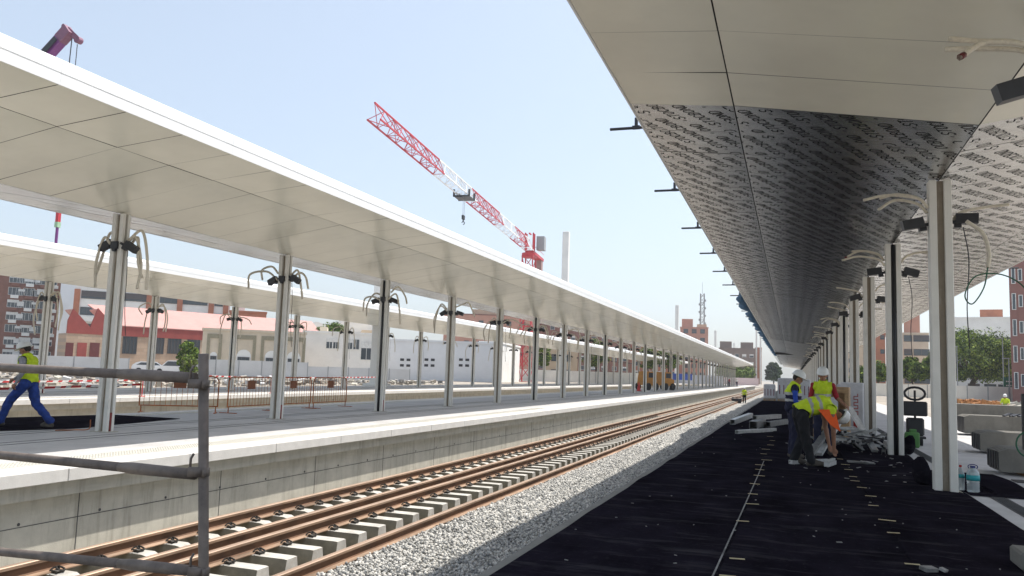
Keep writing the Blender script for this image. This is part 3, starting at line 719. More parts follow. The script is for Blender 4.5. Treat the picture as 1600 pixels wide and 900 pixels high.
    if vest:
        shd_ = np.array((V['shL']-V['shR']).normalized()); sel = [i for i in range(n) if abs(float((ctr[i]-np.array(V['chest']))@shd_)) < .178 and order[idx[i]] in ('torso',) or (order[idx[i]] == 'hips' and (ctr[i]-np.array(V['pelvis']))@np.array((V['waist']-V['pelvis']).normalized()) > -.03)]
        nv = len(me2.vertices); cov = np.zeros(nv*3); me2.vertices.foreach_get('co', cov); cov = cov.reshape(-1,3)
        nov = np.zeros(nv*3); me2.vertices.foreach_get('normal', nov); nov = nov.reshape(-1,3)
        used = sorted({v for i in sel for v in me2.polygons[i].vertices}); mp_ = {v: k for k, v in enumerate(used)}
        b = MB(); sp = V['neck']-V['pelvis']; L = sp.length; sp.normalize()
        b.v = [tuple(cov[v]+nov[v]*(.020+.006*math.sin(cov[v][2]*40+cov[v][0]*25))) for v in used]
        shd = (V['shL']-V['shR']).normalized()
        for i in sel:
            b.f.append(tuple(mp_[v] for v in me2.polygons[i].vertices)); h = float(np.dot(ctr[i]-np.array(V['pelvis']), np.array(sp)))/L; sd = float(np.dot(ctr[i]-np.array(V['chest']), np.array(shd)))
            mi = 0
            for s0 in vest['bands']:
                if abs(h-s0) < .05: mi = 1
            if vest.get('straps') and .06 < abs(sd) < .105 and h > .5: mi = 1
            if vest.get('low') and h < vest['low']: mi = 2 if mi == 0 else mi
            b.m.append(mi)
        bmn = b.v; me3 = bpy.data.meshes.new('safety_vest'); me3.from_pydata(b.v, [], b.f)
        for m in (vest['m'], m_refl, vest.get('m2', m_navy)): me3.materials.append(m)
        me3.polygons.foreach_set('material_index', b.m); me3.polygons.foreach_set('use_smooth', [True]*len(b.f)); me3.update()
        vo = bpy.data.objects.new('safety_vest', me3); COL.objects.link(vo); vo.parent = body
        sd_ = vo.modifiers.new('t', 'SOLIDIFY'); sd_.thickness = .006; sd_.offset = 1
    if helmet:
        b = MB(); pr_ = [(.128,-.005),(.131,.0),(.122,.012),(.118,.05),(.10,.095),(.068,.125),(.03,.138),(.001,.141)]
        b.lathe(pr_, (0,0,0), 24); b.v = [(x*.95, y*1.12+(.05*max(0,y/.13)**2 if z < .011 else 0), z) for x, y, z in b.v]
        for q in (-.03, 0, .03):
            b.tube([(q,.10,.085),(q,.05,.131),(q,0,.143),(q,-.05,.131),(q,-.10,.085)], .008, 5)
        b.v = [tuple(hc+up*.052+fw*.0+HR@Vector(p)) for p in b.v]
        h_ = b.build('helmet', m_helmet, None, True); h_.parent = body
    for sg in (-1, 1):
        pass
    b = MB()
    for sg in (-1, 1):
        c = hc+rt*sg*.032+up*.013+fw*.089; b.lathe([(.001,-.006),(.008,-.004),(.010,0),(.008,.004),(.001,.006)], c, 8)
    e_ = b.build('eyes', m_black); e_.parent = body
    b = MB()
    bmh = bmesh.new(); ell(bmh, hc+up*.03-fw*.018, (.080,.088,.098), HR, 3); bmh.verts.index_update(); 
    keep = [f for f in bmh.faces if (f.calc_center_median()-hc).dot(up) > -.045 and (f.calc_center_median()-hc).dot(fw) < .045]
    b.add([v.co[:] for v in bmh.verts], [[v.index for v in f.verts] for f in keep]); bmh.free()
    h2 = b.build('hair', m_hair, None, True); h2.parent = body
    return body
def std(**kw):
    J = dict(hipL=(-.095,0,.90),hipR=(.095,0,.90),kneeL=(-.11,.02,.50),kneeR=(.11,.02,.50),ankL=(-.115,-.02,.09),ankR=(.115,-.02,.09),toeL=(-.14,.15,.04),toeR=(.14,.15,.04),
             pelvis=(0,0,.96),waist=(0,0,1.10),chest=(0,.005,1.30),neck=(0,.0,1.475),head=(0,.03,1.60),face=(0,1,0),
             shL=(-.185,0,1.40),shR=(.185,0,1.40),elL=(-.25,-.03,1.13),elR=(.25,-.03,1.13),wrL=(-.24,.06,.89),wrR=(.24,.06,.89))
    J.update(kw); return J
fig_rot = math.atan2(-CR.x, CR.y)                       # facing image right: local +Y -> CR
# walker on the middle platform, facing image left, mid-stride
J = std(hipL=(-.095,.01,.88),hipR=(.095,-.01,.88),kneeL=(-.10,.26,.53),ankL=(-.10,.40,.11),toeL=(-.11,.57,.06),kneeR=(.11,-.10,.48),ankR=(.11,-.40,.13),toeR=(.12,-.26,.035),
        pelvis=(0,0,.94),waist=(0,.02,1.08),chest=(0,.05,1.28),neck=(0,.07,1.45),head=(0,.12,1.575),face=(0,1,-.1),shL=(-.19,.05,1.38),shR=(.19,.05,1.38),elL=(-.25,-.02,1.12),wrL=(-.24,.09,.90),elR=(.24,.20,1.14),wrR=(.2,.38,.98))
person((-15.52,13.18,.012), fig_rot+PI, J, dict(legs=m_blue, torso=m_greycloth, arm=m_greycloth, fore=m_greycloth), 'worker in blue trousers and yellow vest walking on the middle platform', dict(m=m_hivis, bands=(.36,), m2=m_hivis), scale=1.04, girth=1.12)
# bending worker
J = dict(hipL=(-.10,-.02,.84),hipR=(.10,-.02,.84),kneeL=(-.13,.07,.47),kneeR=(.13,.02,.47),ankL=(-.14,-.08,.09),ankR=(.15,.10,.09),toeL=(-.16,.10,.04),toeR=(.17,.28,.04),
         pelvis=(0,-.02,.90),waist=(0,.12,.99),chest=(0,.34,1.03),neck=(0,.50,.97),head=(0,.62,.885),face=(0,.35,-1),shL=(-.19,.44,.96),shR=(.19,.44,.96),
         elL=(-.19,.47,.66),elR=(.17,.46,.66),wrL=(-.12,.50,.36),wrR=(.10,.50,.32))
P2 = (.16,15.95,.02)
bw = person(P2, fig_rot, J, dict(legs=m_blackcloth, torso=m_hivis, arm=m_skin, fore=m_skin), 'worker in yellow vest bending down with both hands near the black sheet', dict(m=m_hivis, bands=(.30,.58), m2=m_hivis), scale=1.06, girth=1.04)
# orange side panel of the vest, hanging open
b = MB(); b.v = [(.20,.20,.96),(.215,.47,.97),(.235,.55,.60),(.225,.40,.70)]; b.v += [(x+.012,y,z) for x,y,z in b.v]
b.f = [(0,1,2,3),(7,6,5,4),(0,4,5,1),(1,5,6,2),(2,6,7,3),(3,7,4,0)]; b.m = [0]*6
o = b.build('vest_flap', m_hiorange); o.parent = bw; o['label'] = 'orange hanging panel of the vest'
# two standing behind him
J = std(neck=(0,.03,1.47),head=(0,.085,1.585),face=(0,1,-.45),elL=(-.25,.02,1.13),wrL=(-.20,.20,.98),elR=(.25,.0,1.13),wrR=(.22,.2,.97))
person((.02,17.35,.02), fig_rot-.15, J, dict(legs=m_navy, torso=m_navy, arm=m_blueshirt, fore=m_skin), 'worker in navy vest with yellow shoulders and blue sleeves, looking down', dict(m=m_hivis, bands=(.36,.62), low=.62, m2=m_navy), scale=.985)
J = std(shR=(.185,0,1.40),elL=(-.27,.02,1.15),wrL=(-.42,.20,1.02),elR=(.25,.03,1.13),wrR=(.18,.2,.97),face=(0,1,-.2))
person((.62,18.6,.02), fig_rot-PI*.62, J, dict(legs=m_navy, torso=m_redcloth, arm=m_redcloth, fore=m_skin), 'worker in red shirt and open yellow vest standing by the wooden crate', dict(m=m_hivis, bands=(.30,.48), m2=m_hivis), scale=1.03)
# far figures
person((-5.06,94.8,-1.1), PI, std(), dict(legs=m_blackcloth, torso=m_hivis, arm=m_hivis, fore=m_hivis), 'distant worker in yellow jacket standing on the gravel by the rails', dict(m=m_hivis, bands=(.4,), m2=m_hivis), voxel=.02)
person((-12.6,178,.0), PI*.8, std(), dict(legs=m_navy, torso=m_redcloth, arm=m_redcloth, fore=m_redcloth), 'tiny distant person in red at the far end of the middle platform', None, voxel=.025)
person((-10.9,176,.0), PI*.9, std(), dict(legs=m_navy, torso=m_white, arm=m_white, fore=m_skin), 'tiny distant person in white at the far end of the middle platform', None, voxel=.025)
pp = D(1571,632,52)
SQ = std(hipL=(-.1,-.05,.38),hipR=(.1,-.05,.38),kneeL=(-.16,.33,.46),kneeR=(.16,.33,.46),ankL=(-.13,.05,.09),ankR=(.13,.05,.09),toeL=(-.15,.22,.04),toeR=(.15,.22,.04),pelvis=(0,-.06,.44),waist=(0,.0,.56),chest=(0,.06,.76),neck=(0,.10,.92),head=(0,.14,1.045),shL=(-.185,.07,.86),shR=(.185,.07,.86),elL=(-.24,.2,.62),elR=(.24,.2,.62),wrL=(-.15,.42,.52),wrR=(.15,.42,.52))
person((pp.x,pp.y,-.06), PI*.9, SQ, dict(legs=m_navy, torso=m_hivis, arm=m_hivis, fore=m_skin), 'worker in yellow vest behind the concrete slabs at right, only head and shoulders showing', dict(m=m_hivis, bands=(.4,), m2=m_hivis), voxel=.02)
# ------------------------------------------------------------------ things on the near platform
# profile the bending worker holds
hx = Vector(P2)+Matrix.Rotation(fig_rot,3,'Z')@Vector((0,.50,0))
b = MB(); b.obox((hx.x+.02,hx.y-.05,.065), (.09,.6,.07), (0,0,-.25)); b.obox((hx.x+.02,hx.y-.05,.125), (.06,.58,.03), (0,0,-.25)); solid('metal_profile', b, m_alu, 'white metal profile on the sheet under the bending worker hands', 'profile')
b = MB(); b.obox((hx.x-.32,hx.y+.25,.05), (.10,1.0,.07), (0,0,-.75)); solid('metal_profile', b, m_alu, 'white metal profile lying at the bending worker feet', 'profile')
# loose profiles on the sheet further off
lab = ['topmost grey square tube of the heap lying on the sheet left of the workers','short thick cream tube in the heap on the sheet, facing the camera','grey tube in the heap leaning across the others','flat grey tube at the right of the heap on the sheet','long grey channel lying apart in front of the tube heap']
for (x, y, z, L, s, rz, rx, l_, m) in ((-1.62,29.0,.21,3.4,.16,-.12,.03,lab[0],m_alu),(-1.05,27.6,.13,2.0,.24,-.10,0,lab[1],m_alug),(-.80,29.2,.29,2.4,.14,-.32,.0,lab[2],m_alug),(-.45,29.4,.10,2.8,.17,-.22,0,lab[3],m_alug),(-.98,24.9,.06,2.4,.10,-.42,0,lab[4],m_alu)):
    b = MB(); R_ = Matrix.Rotation(rz,3,'Z')@Matrix.Rotation(rx,3,'X'); t = .012
    for (ox, oz, w_, h_) in ((0,s/2-t/2,s,t),(0,-s/2+t/2,s,t),(s/2-t/2,0,t,s-2*t),(-s/2+t/2,0,t,s-2*t)): b.obox(Vector((x,y,z))+R_@Vector((ox,0,oz)), (w_,L,h_), R_)
    solid('metal_tube', b, m, l_, 'metal tube', 'metal tubes lying on the sheet')
# heap of offcuts behind the bending worker
for i in range(46):
    x = random.gauss(1.30,.42); y = random.gauss(20.6,.55); L = random.uniform(.25,.75); s = random.uniform(.04,.10)
    x = min(max(x,.55),1.95); h_ = .42*max(0,1-((x-1.25)/.95)**2)*random.uniform(.15,1)+.06
    R_ = Matrix.Rotation(random.uniform(0,PI),3,'Z')@Matrix.Rotation(random.uniform(-.5,.5),3,'X'); t = .01
    b = MB(); b.obox((x,y,h_), (s,L,t), R_)
    for sg in (-1,1): b.obox(Vector((x,y,h_))+R_@Vector((sg*(s/2),0,-s*.3)), (t,L,s*.6), R_)
    solid('profile_offcut', b, random.choice([m_alu,m_alug,m_darksteel,m_alu]), 'short metal channel offcut in the heap beside the second column', 'offcut', 'metal offcuts heaped beside the second column')
for i, (a, c, l_) in enumerate((((.30,17.2,.05),(.95,20.0,.75),'long grey profile leaning on the offcut heap behind the bending worker'),((.52,18.1,.05),(1.15,20.4,.85),'pale profile leaning steeply against the offcut heap'),((1.75,20.0,.04),(1.30,21.2,.95),'white profile leaning against the heap from the column side'))):
    b = MB(); b.bar(a, c, .13, .06); solid('metal_profile', b, (m_alug,m_alu,m_alu)[i], l_, 'profile')
# timber crate
r = empty('wooden_crate', (.98,23.4,0), -.12, 'open pale timber crate standing upright behind the red shirted worker', 'crate', world=False)
b = MB()
for x in (-.42,.36): b.box(x,x+.10,-.35,.35,.0,1.42)
b.build('side_frame', m_wood, r)
b = MB(); b.box(-.32,.36,-.352,-.30,1.28,1.42); b.build('front_slat', m_wood, r)
for z0_, z1_ in ((.30,.46),(0,.10)): b = MB(); b.box(-.32,.36,-.352,-.30,z0_,z1_); b.build('front_slat', m_wood, r)
b = MB(); b.box(-.42,.46,.352,.37,0,1.42); b.build('back_board', m_wood, r)
b = MB(); b.box(-.15,.2,-.36,-.353,.55,1.15); b.build('document_pouch', m_wrap, r)
# wrapped insulation packs with red print
def pack(x, y, w_, d_, h_, lab, rz):
    r = empty('wrapped_pack', (x,y,0), rz, lab, 'wrapped pack', world=False)
    b = MB(); b.bbox(-w_/2,w_/2,-d_/2,d_/2,.0,h_,.03); b.build('plastic_wrap', m_wrap, r)
    for q in range(2):
        b = MB(); xx = -w_*.28+w_*.45*q; yy = -d_/2; b.box(xx-.07,xx+.07,yy-.004,yy-.001,.30,.48); b.box(xx-.02,xx+.02,yy-.004,yy-.001,.48,.56)
        zz = .56
        for k in range(8):
            b.box(xx-.06,xx+.06,yy-.004,yy-.001,zz,zz+.02); b.box(xx-.06+.1*(k%2),xx-.04+.1*(k%2),yy-.004,yy-.001,zz+.02,zz+.085); zz += .085
        b.build('red_print', m_red, r)
pack(1.62,25.2,.62,.6,1.55,'white wrapped pack with red print standing right of the timber crate',-.1)
pack(1.75,29.5,.6,.7,1.5,'pale wrapped pack with red print behind the first pack',-.1)
# wrapped pallets at the end of the sheet
pl = ['small white wrapped pallet load closing the black sheet at its left end','tall white wrapped pallet load in the middle of the sheet end','tall white wrapped pallet load at the right of the sheet end']
for i, (x, w_, h_) in enumerate(((-1.65,.9,1.25),(-.45,1.25,1.75),(.75,1.2,1.7))):
    r = empty('wrapped_pallet', (x,66,0), 0, pl[i], 'pallet load', 'wrapped pallet loads at the end of the sheet', world=False)
    b = MB(); b.box(-w_/2,w_/2,-.5,.5,0,.03); b.box(-w_/2,w_/2,-.5,.5,.10,.13)
    for q in (-1,0,1): b.box(q*w_*.42-.05,q*w_*.42+.05,-.49,.49,.03,.10)
    b.build('pallet', m_wood, r)
    b = MB(); b.bbox(-w_/2+.02,w_/2-.02,-.48,.48,.13,h_,.08); b.build('load', m_wrap, r)
    b = MB()
    for q in range(4):
        xx = -w_*.36+q*w_*.24; b.box(xx-.03,xx+.03,-.486,-.482,h_*.3,h_*.7)
    b.build('print', mat('maroon_print',(.20,.04,.07),.6), r)
# bottles by the nearest column
r = empty('water_bottle', (2.50,13.62,.01), 0, 'large clear water bottle with blue cap and teal label by the nearest column', 'bottle', world=False)
b = MB(); pr_ = [(.075,0),(.085,.012)]+[(.085-.004*(k % 2), .02+.015*k) for k in range(9)]+[(.087,.165),(.087,.245),(.085,.26),(.07,.30),(.035,.335),(.025,.345),(.025,.36)]
b.lathe(pr_, (0,0,0), 24); b.build('bottle_body', m_pet, r, True)
b = MB(); b.lathe([(.0885,.165),(.0885,.245)], (0,0,0), 24); b.build('label_sleeve', m_teal, r, True)
b = MB(); b.lathe([(.034,.345),(.036,.36),(.034,.375)], (0,0,0), 16); b.tube(curve_pts([(-.05,0,.335),(-.06,0,.375),(0,0,.395),(.06,0,.375),(.05,0,.335)],4), .007, 6); b.build('cap', m_bluecap, r)
r = empty('water_bottle', (2.36,13.75,.01), 0, 'smaller half empty bottle with red cap behind the large water bottle', 'bottle', world=False)
b = MB(); b.lathe([(.05,0),(.055,.01),(.055,.2),(.05,.25),(.02,.32),(.016,.34)], (0,0,0), 18); b.build('bottle_body', m_pet, r, True)
b = MB(); b.lathe([(.0555,.18),(.0555,.235)], (0,0,0), 18); b.build('label_sleeve', m_teal, r, True)
b = MB(); b.lathe([(.02,.335),(.02,.36),(.017,.365)], (0,0,0), 12); b.build('cap', m_red, r)
# concrete base block bottom right
b = MB(); b.bbox(1.80,2.25,7.95,8.35,.02,.17,.02); b.tube([(1.93,8.10,.17),(1.93,8.10,.18)], .03, 10); b.box(1.86,2.19,8.02,8.06,.165,.19)
solid('concrete_block', b, m_slab, 'worn concrete fence foot block at the bottom right corner', 'block')
# black rolls behind column bases
for i, (x, y, h_, l_) in enumerate(((1.93,14.15,.42,'black rolled sheet leaning behind the nearest column base'),(2.40,20.0,.42,'black rubbish bag slumped behind the second column base'))):
    b = MB(); b.lathe([(.06,0),(.12,.04),(.135,h_*.4),(.11,h_*.8),(.04,h_)], (x,y,.01), 14); b.v = [(p[0]+.12*(p[2]/h_)*(1-i*2)*-.5+.015*math.sin(p[2]*40+p[1]*30),p[1],p[2]) for p in b.v]
    solid('black_bag', b, m_mat, l_, 'bag', smooth=True)
# precast slab packs at right
rowd = [('first row, nearest the water bottles',3.46,16.6,.41,.12),('second row from the water bottles',4.15,21.7,.45,.13),('third row from the water bottles',5.2,29.5,.58,.17),('last row, farthest from the water bottles',6.9,46,.62,.25)]
for ri, (rn, x, y, h_, th) in enumerate(rowd):
    for q in range(5):
        b = MB(); yy = y+q*(th+.07)
        prof = [(x+.03,.06),(x+4.6,.06),(x+4.6,.06+h_-.05),(x+4.4,.06+h_),(x+.15,.06+h_),(x,.06+h_-.06),(x,.10)]
        b.prism([(p[0],p[1]) for p in prof], yy, yy+th, 'Y'); b.mi = 1; b.box(x-.012,x-.002,yy+.01,yy+th-.01,.10,.06+h_-.07)  # thin black strip added on the end face to stand for its shade
        solid('precast_slab', b, [m_slab, m_black], 'grey precast concrete slab standing on edge in the %s' % rn, 'concrete slab', 'precast slabs in the %s' % rn)
    b = MB(); b.box(x+.4,x+.5,y-.03,y+5*(th+.07),0.0,.058); b.box(x+3.4,x+3.5,y-.03,y+5*(th+.07),0.0,.058); solid('timber_bearer', b, m_wood, 'timber bearers under the %s of concrete slabs' % rn, 'timber')
for i in range(14):
    b = MB(); x = 6.3+i*.10+random.uniform(-.05,.05); b.tube(curve_pts([(x,29.6,.655),(x+.25,29.9,.70+.03*random.random()),(x+.5,29.7+.3*random.random(),.665)],4), .028, 6)
    solid('black_strap', b, m_black, 'black strap end lying on the third row of concrete slabs', 'strap', 'black straps on the concrete slabs')
# black post and green hose at the right edge
b = MB(); q = D(1602,630,13.5); b.bbox(q.x-.05,q.x+.09,q.y-.06,q.y+.06,.52,1.45,.01); b.box(q.x-.03,q.x+.03,q.y-.03,q.y+.03,0,.52); b.box(q.x-.2,q.x+.2,q.y-.2,q.y+.2,0,.012); solid('steel_post', b, m_darksteel, 'black steel cabinet post at the right picture edge', 'post')
b = MB(); q = D(1612,695,13.2); b.tube([(q.x+.22*math.cos(t*.3), q.y, q.z+.22*math.sin(t*.3)) for t in range(22)], .014, 8); b.tube([(q.x,q.y,q.z-.22),(q.x+.1,q.y,.01)], .014, 8); solid('garden_hose', b, m_hose, 'coil of green hose at the right picture edge', 'hose')
# hand trolley and canister
r = empty('pallet_truck', (2.98,23.2,0), 0, 'black hand pallet truck with a loop handle standing between the two nearest columns', 'pallet truck', world=False)
b = MB(); b.tube([(-.25+.0*t,0,1.32) if t == 0 else (.0-.24*math.cos(t*PI/8),0,1.32+.16*math.sin(t*PI/8)) for t in range(0,17)], .030, 8); b.tube([(.0,0,1.40),(.0,.05,.45)], .028, 8); b.build('handle', m_black, r)
b = MB(); b.bbox(-.28,.28,-.1,.15,.75,1.12,.03); b.bbox(-.2,.2,-.1,.2,.25,.7,.04); b.build('pump_body', m_black, r)
for s in (-1,1): b = MB(); b.tube([(s*.12-.04,0,.11),(s*.12+.04,0,.11)], .11, 14); b.build('wheel', m_tyre, r)
b = MB(); b.box(-.27,-.11,.2,1.3,.16,.22); b.box(.11,.27,.2,1.3,.16,.22); b.build('forks', m_darksteel, r)
r = empty('plastic_canister', (2.80,22.4,0), .2, 'green plastic canister standing in front of the pallet truck', 'canister', world=False)
b = MB(); b.bbox(-.15,.15,-.11,.11,0,.38,.03); b.bbox(-.06,.1,-.03,.03,.38,.45,.01); b.build('can_body', m_tank, r)
b = MB(); b.tube([(-.1,0,.37),(-.1,0,.42)], .03, 10); b.build('cap', m_black, r)
# ------------------------------------------------------------------ middle platform things
def barrier(a, c, lab):
    a = Vector((*a,0)); c = Vector((*c,0)); d = c-a; L = d.length; rz = math.atan2(d.y, d.x)
    r = empty('crowd_barrier', a, rz, lab, 'barrier', 'rusty orange crowd barriers', world=False)
    b = MB(); fr = [(.03,0,.18),(.03,0,.95),(.10,0,1.06),(.2,0,1.09),(L-.2,0,1.09),(L-.10,0,1.06),(L-.03,0,.95),(L-.03,0,.18)]
    b.tube(fr, .02, 8); b.tube([(.03,0,.2),(L-.03,0,.2)], .017, 8); b.build('frame', m_rust, r)
    b = MB(); n = 15
    for i in range(1, n): b.tube([(L*i/n,0,.2),(L*i/n,0,1.09)], .007, 5)
    b.build('bars', m_rust, r)
    b = MB(); b.box(L*.42,L*.58,-.012,.012,.72,.98); b.build('plate', mat('brown_plate',(.25,.09,.04),.7), r)
    for x in (.08, L-.08):
        b = MB(); b.tube([(x,0,.2),(x,0,.02)], .018, 6); b.box(x-.03,x+.03,-.3,.3,0,.02); b.build('foot', m_rust, r)
barrier((-18.15,19.1),(-16.3,20.35),'orange crowd barrier set across the middle platform, the only one turned sideways')
barrier((-16.12,20.5),(-16.18,22.85),'orange crowd barrier right behind the scaffold post')
barrier((-16.18,22.9),(-16.2,25.15),'orange crowd barrier between the second column and the last barrier')
barrier((-16.2,25.25),(-16.2,27.6),'last orange crowd barrier in the row, farthest from the camera')
def tape(pts, lab):
    b = MB(); P_ = curve_pts(pts, 30); acc = 0
    for i, (a, c) in enumerate(zip(P_[:-1], P_[1:])):
        d = (c-a); k = max(1, int(d.length/.09))
        for q in range(k):
            p = a+d*(q/k); e = a+d*((q+1)/k); acc += d.length/k; b.mi = 1 if int(acc/.22) % 2 else 0
            sh = d.normalized()*.05
            b.add([p+Vector((0,0,-.03)), e+Vector((0,0,-.03)), e+sh+Vector((0,0,.03)), p+sh+Vector((0,0,.03))], [(0,1,2,3)])
    solid('barrier_tape', b, [m_tapew, m_taper], lab, 'tape')
tape([(-17.9,9,.78),(-17.9,14,.72),(-18.15,19.1,.80)], 'red and white barrier tape along the back edge of the middle platform')
tape([(-25.4,12,.75),(-25.4,19,.62),(-25.4,27,.68)], 'red and white barrier tape on the near edge of the farthest platform')
tape([(-25.6,27,.95),(-25.6,36,.82),(-25.6,48,.9)], 'red and white barrier tape further along the farthest platform')
for (x, y) in ((-25.4,12),(-25.4,19),(-25.5,27),(-25.6,36),(-25.6,48),(-17.9,9),(-17.9,14)):
    b = MB(); b.tube([(x,y,0.0),(x,y,1.0)], .02, 6); b.box(x-.1,x+.1,y-.1,y+.1,0.0,.03); solid('tape_post', b, m_taper, 'thin red post holding the barrier tape', 'post', 'red posts holding barrier tape')
b = MB(); b.tube(curve_pts([(-14.35,12.9,.02),(-14.1,13.15,.03),(-13.9,13.32,.05),(-13.88,13.33,.24)],5), .012, 6); solid('rebar_hook', b, m_rust, 'bent rusty rebar lying near the walking worker', 'rebar')
# site dumpers in the distance
dl = ['yellow compact site machine on the middle platform beyond the traffic cone, left one','yellow compact site machine on the middle platform beyond the traffic cone, right one']
for i, (x, y) in enumerate(((-15.5,92),(-14.3,97))):
    r = empty('site_machine', (x,y,0), 1.1, dl[i], 'machine', 'yellow site machines', world=False)
    b = MB(); b.prism([(-1.0,.55),(1.0,.5),(1.1,1.2),(.5,1.35),(.45,2.1),(-.7,2.1),(-.9,1.3)], -.65, .65); b.build('body', m_yellowmach, r)
    b = MB(); b.box(-.6,.38,-.66,-.652,1.4,1.95); b.build('cab_window', m_glass, r)
    for sx in (-.7,.7):
        for sy in (-.7,.7): b = MB(); b.tube([(sx,sy-.13,.4),(sx,sy+.13,.4)], .4, 16); b.build('wheel', m_tyre, r)
r = empty('traffic_cone', (-14.9,83.5,0), 0, 'red traffic cone on the middle platform', 'cone', world=False)
b = MB(); b.box(-.25,.25,-.25,.25,0,.05); b.lathe([(.2,.05),(.05,.9),(.03,.92)], (0,0,0), 14); b.build('cone_body', m_taper, r)
b = MB(); b.lathe([(.135,.38),(.1,.56)], (0,0,0), 14); b.build('white_band', m_tapew, r)
r = empty('generator', (-5.9,95,-1.1), 0, 'small dark generator box on the gravel beside the distant worker', 'generator', world=False)
b = MB(); b.bbox(-.55,.55,-.3,.3,.1,.5,.05); b.build('casing', m_darksteel, r)
b = MB(); b.tube([(-.5,-.3,.1),(-.5,-.3,.6),(.5,-.3,.6),(.5,-.3,.1)], .025, 6); b.tube([(-.5,.3,.1),(-.5,.3,.6),(.5,.3,.6),(.5,.3,.1)], .025, 6); b.box(-.5,.5,-.3,.3,0,.1); b.build('frame', m_black, r)
# ------------------------------------------------------------------ town behind
RZ = math.atan2(CR.y, CR.x)
def ground_at(px, d, z=-.1):
    p = D(px, 590, d); return Vector((p.x, p.y, z))
def face(xl, xr, d, d2=None, z=-.1):
    """ground line of a facade: square to the view unless the far end's distance d2 is given"""
    a = D(xl, 590, d); r1 = (D(xr, 590, 1)-Vector((0,0,H))); r1.z = 0; av = Vector((a.x, a.y, 0))
    c = r1*(d2 if d2 else av.length/r1.length); v = c-av
    return Vector((a.x, a.y, z)), math.atan2(v.y, v.x), v.length
def win_mesh(w_, h_, frame, sill=False, split=1, rail=False, shutter=0.):
    """recessed-looking window: frame standing proud of the wall, panes set back inside it"""
    b = MB(); t = .07
    b.mi = 0
    b.box(0,w_,-.06,.03,0,t); b.box(0,w_,-.06,.03,h_-t,h_); b.box(0,t,-.06,.03,t,h_-t); b.box(w_-t,w_,-.06,.03,t,h_-t)
    for i in range(1, split): b.box(w_*i/split-.03,w_*i/split+.03,-.05,.03,t,h_-t)
    if sill: b.box(-.08,w_+.08,-.16,-.061,-.08,0)
    b.mi = 1; b.box(t,w_-t,-.015,-.005,t,h_-t)
    if shutter: b.mi = 0; b.box(t,w_-t,-.045,-.02,h_-t-(h_-2*t)*shutter,h_-t)
    return b.mesh('window', [frame, m_glass])
def building(name, xl, xr, ytop, d, thick, wall, label, cat='building', zb=-.1, wins=(), group=None, d2=None, roofbox=(), balc=(), cornice=None):
    """block whose front faces the camera; wins: (frame material, w, h, [x fractions], [z of sills], kwargs)"""
    base, rz, W = face(xl, xr, d, d2, zb); Ht = D((xl+xr)/2, ytop, d).z-zb
    r = empty(name, base, rz, label, cat, group, world=False)
    b = MB(); b.box(0,W,0,thick,0,Ht); b.build('wall', wall, r)
    b = MB(); b.box(-.12,W+.12,-.12,thick+.12,Ht+.002,Ht+.3); b.build('parapet', cornice or wall, r)
    for (fr, w_, h_, xs, zs, kw) in wins:
        ms = [win_mesh(w_, h_, fr, **{**kw, 'shutter': s}) for s in ((0,.35,.75) if kw.get('shutter', 1) else (0,))]
        for z in zs:
            for x in xs:
                if z+h_ > Ht: continue
                o = bpy.data.objects.new('window', random.choice(ms)); COL.objects.link(o); o.parent = r; o.location = (x*W-w_/2, -.035, z)
    for (x0, x1, z, h_, m, dep) in balc:
        b = MB(); b.box(x0*W,x1*W,-dep,-.002,z,z+h_); b.build('balcony', m, r)
    for (x0, x1, h_, m) in roofbox:
        b = MB(); b.box(x0*W,x1*W,thick*.2,thick*.7,Ht+.302,Ht+.3+h_); b.build('roof_box', m, r)
    r['_W'] = W; r['_H'] = Ht
    return r
m_tan = mat('tan_render', (.52,.40,.28), .85, var=.06, scale=.6)
m_salmon = mat('salmon_render', (.50,.26,.19), .85, var=.06, scale=.6)
m_brownred = mat('dark_brown_red_render', (.26,.125,.105), .85, var=.05, scale=.5)
m_greydark = mat('grey_brown_brick', (.21,.16,.135), .85, var=.08, scale=.5)
m_frame = mat('white_window_frame', (.72,.72,.70), .5)
m_framed = mat('dark_window_frame', (.09,.08,.08), .5)
fl = [1.2+2.72*k for k in range(9)]
r = building('apartment_building', -90, 82, 395, 170, 14, m_brickbrown, 'brown brick apartment block with white glazed bays at the left edge', wins=[(m_frame,2.2,1.7,[.56,.70,.83],fl,dict(split=3)),(m_frame,1.3,1.4,[.63,.765,.93],fl,dict(split=2))], balc=[(a,a+.075,z-.7,.65,m_white if (q+k) % 2 else m_brickbrown,.7) for q,a in enumerate((.53,.665,.795,.90)) for k,z in enumerate(fl)])
building('apartment_building', 82, 106, 410, 168, 14, m_white2, 'tall blank white end wall beside the brown apartment block')
fl = [6.5+3.1*k for k in range(6)]
building('apartment_building', 106, 352, 446, 150, 16, m_white, 'apartment block with white balcony bands and orange brick piers behind the sawtooth warehouse',
   wins=[(m_framed,4.6,1.5,[.12,.37,.56,.76],fl,dict(split=4)),(m_framed,1.6,1.6,[.26,.92],fl,dict(split=2))],
   balc=[(x0,x1,z-1.2,1.0,m_white,1.1) for x0,x1 in ((.03,.21),(.29,.45),(.47,.65),(.67,.85)) for z in fl if z < 11]+[(x-.018,x+.018,0,14.4,m_orange,.3) for x in (.012,.23,.27,.46,.66,.87,.97)])
building('apartment_building', 352, 410, 487, 148, 10, m_orange, 'lower orange brick block right of the white banded apartments', wins=[(m_frame,1.2,1.2,[.2,.5,.8],[3+2.8*k for k in range(4)],dict())], roofbox=[(.1,.4,1.2,m_white)])
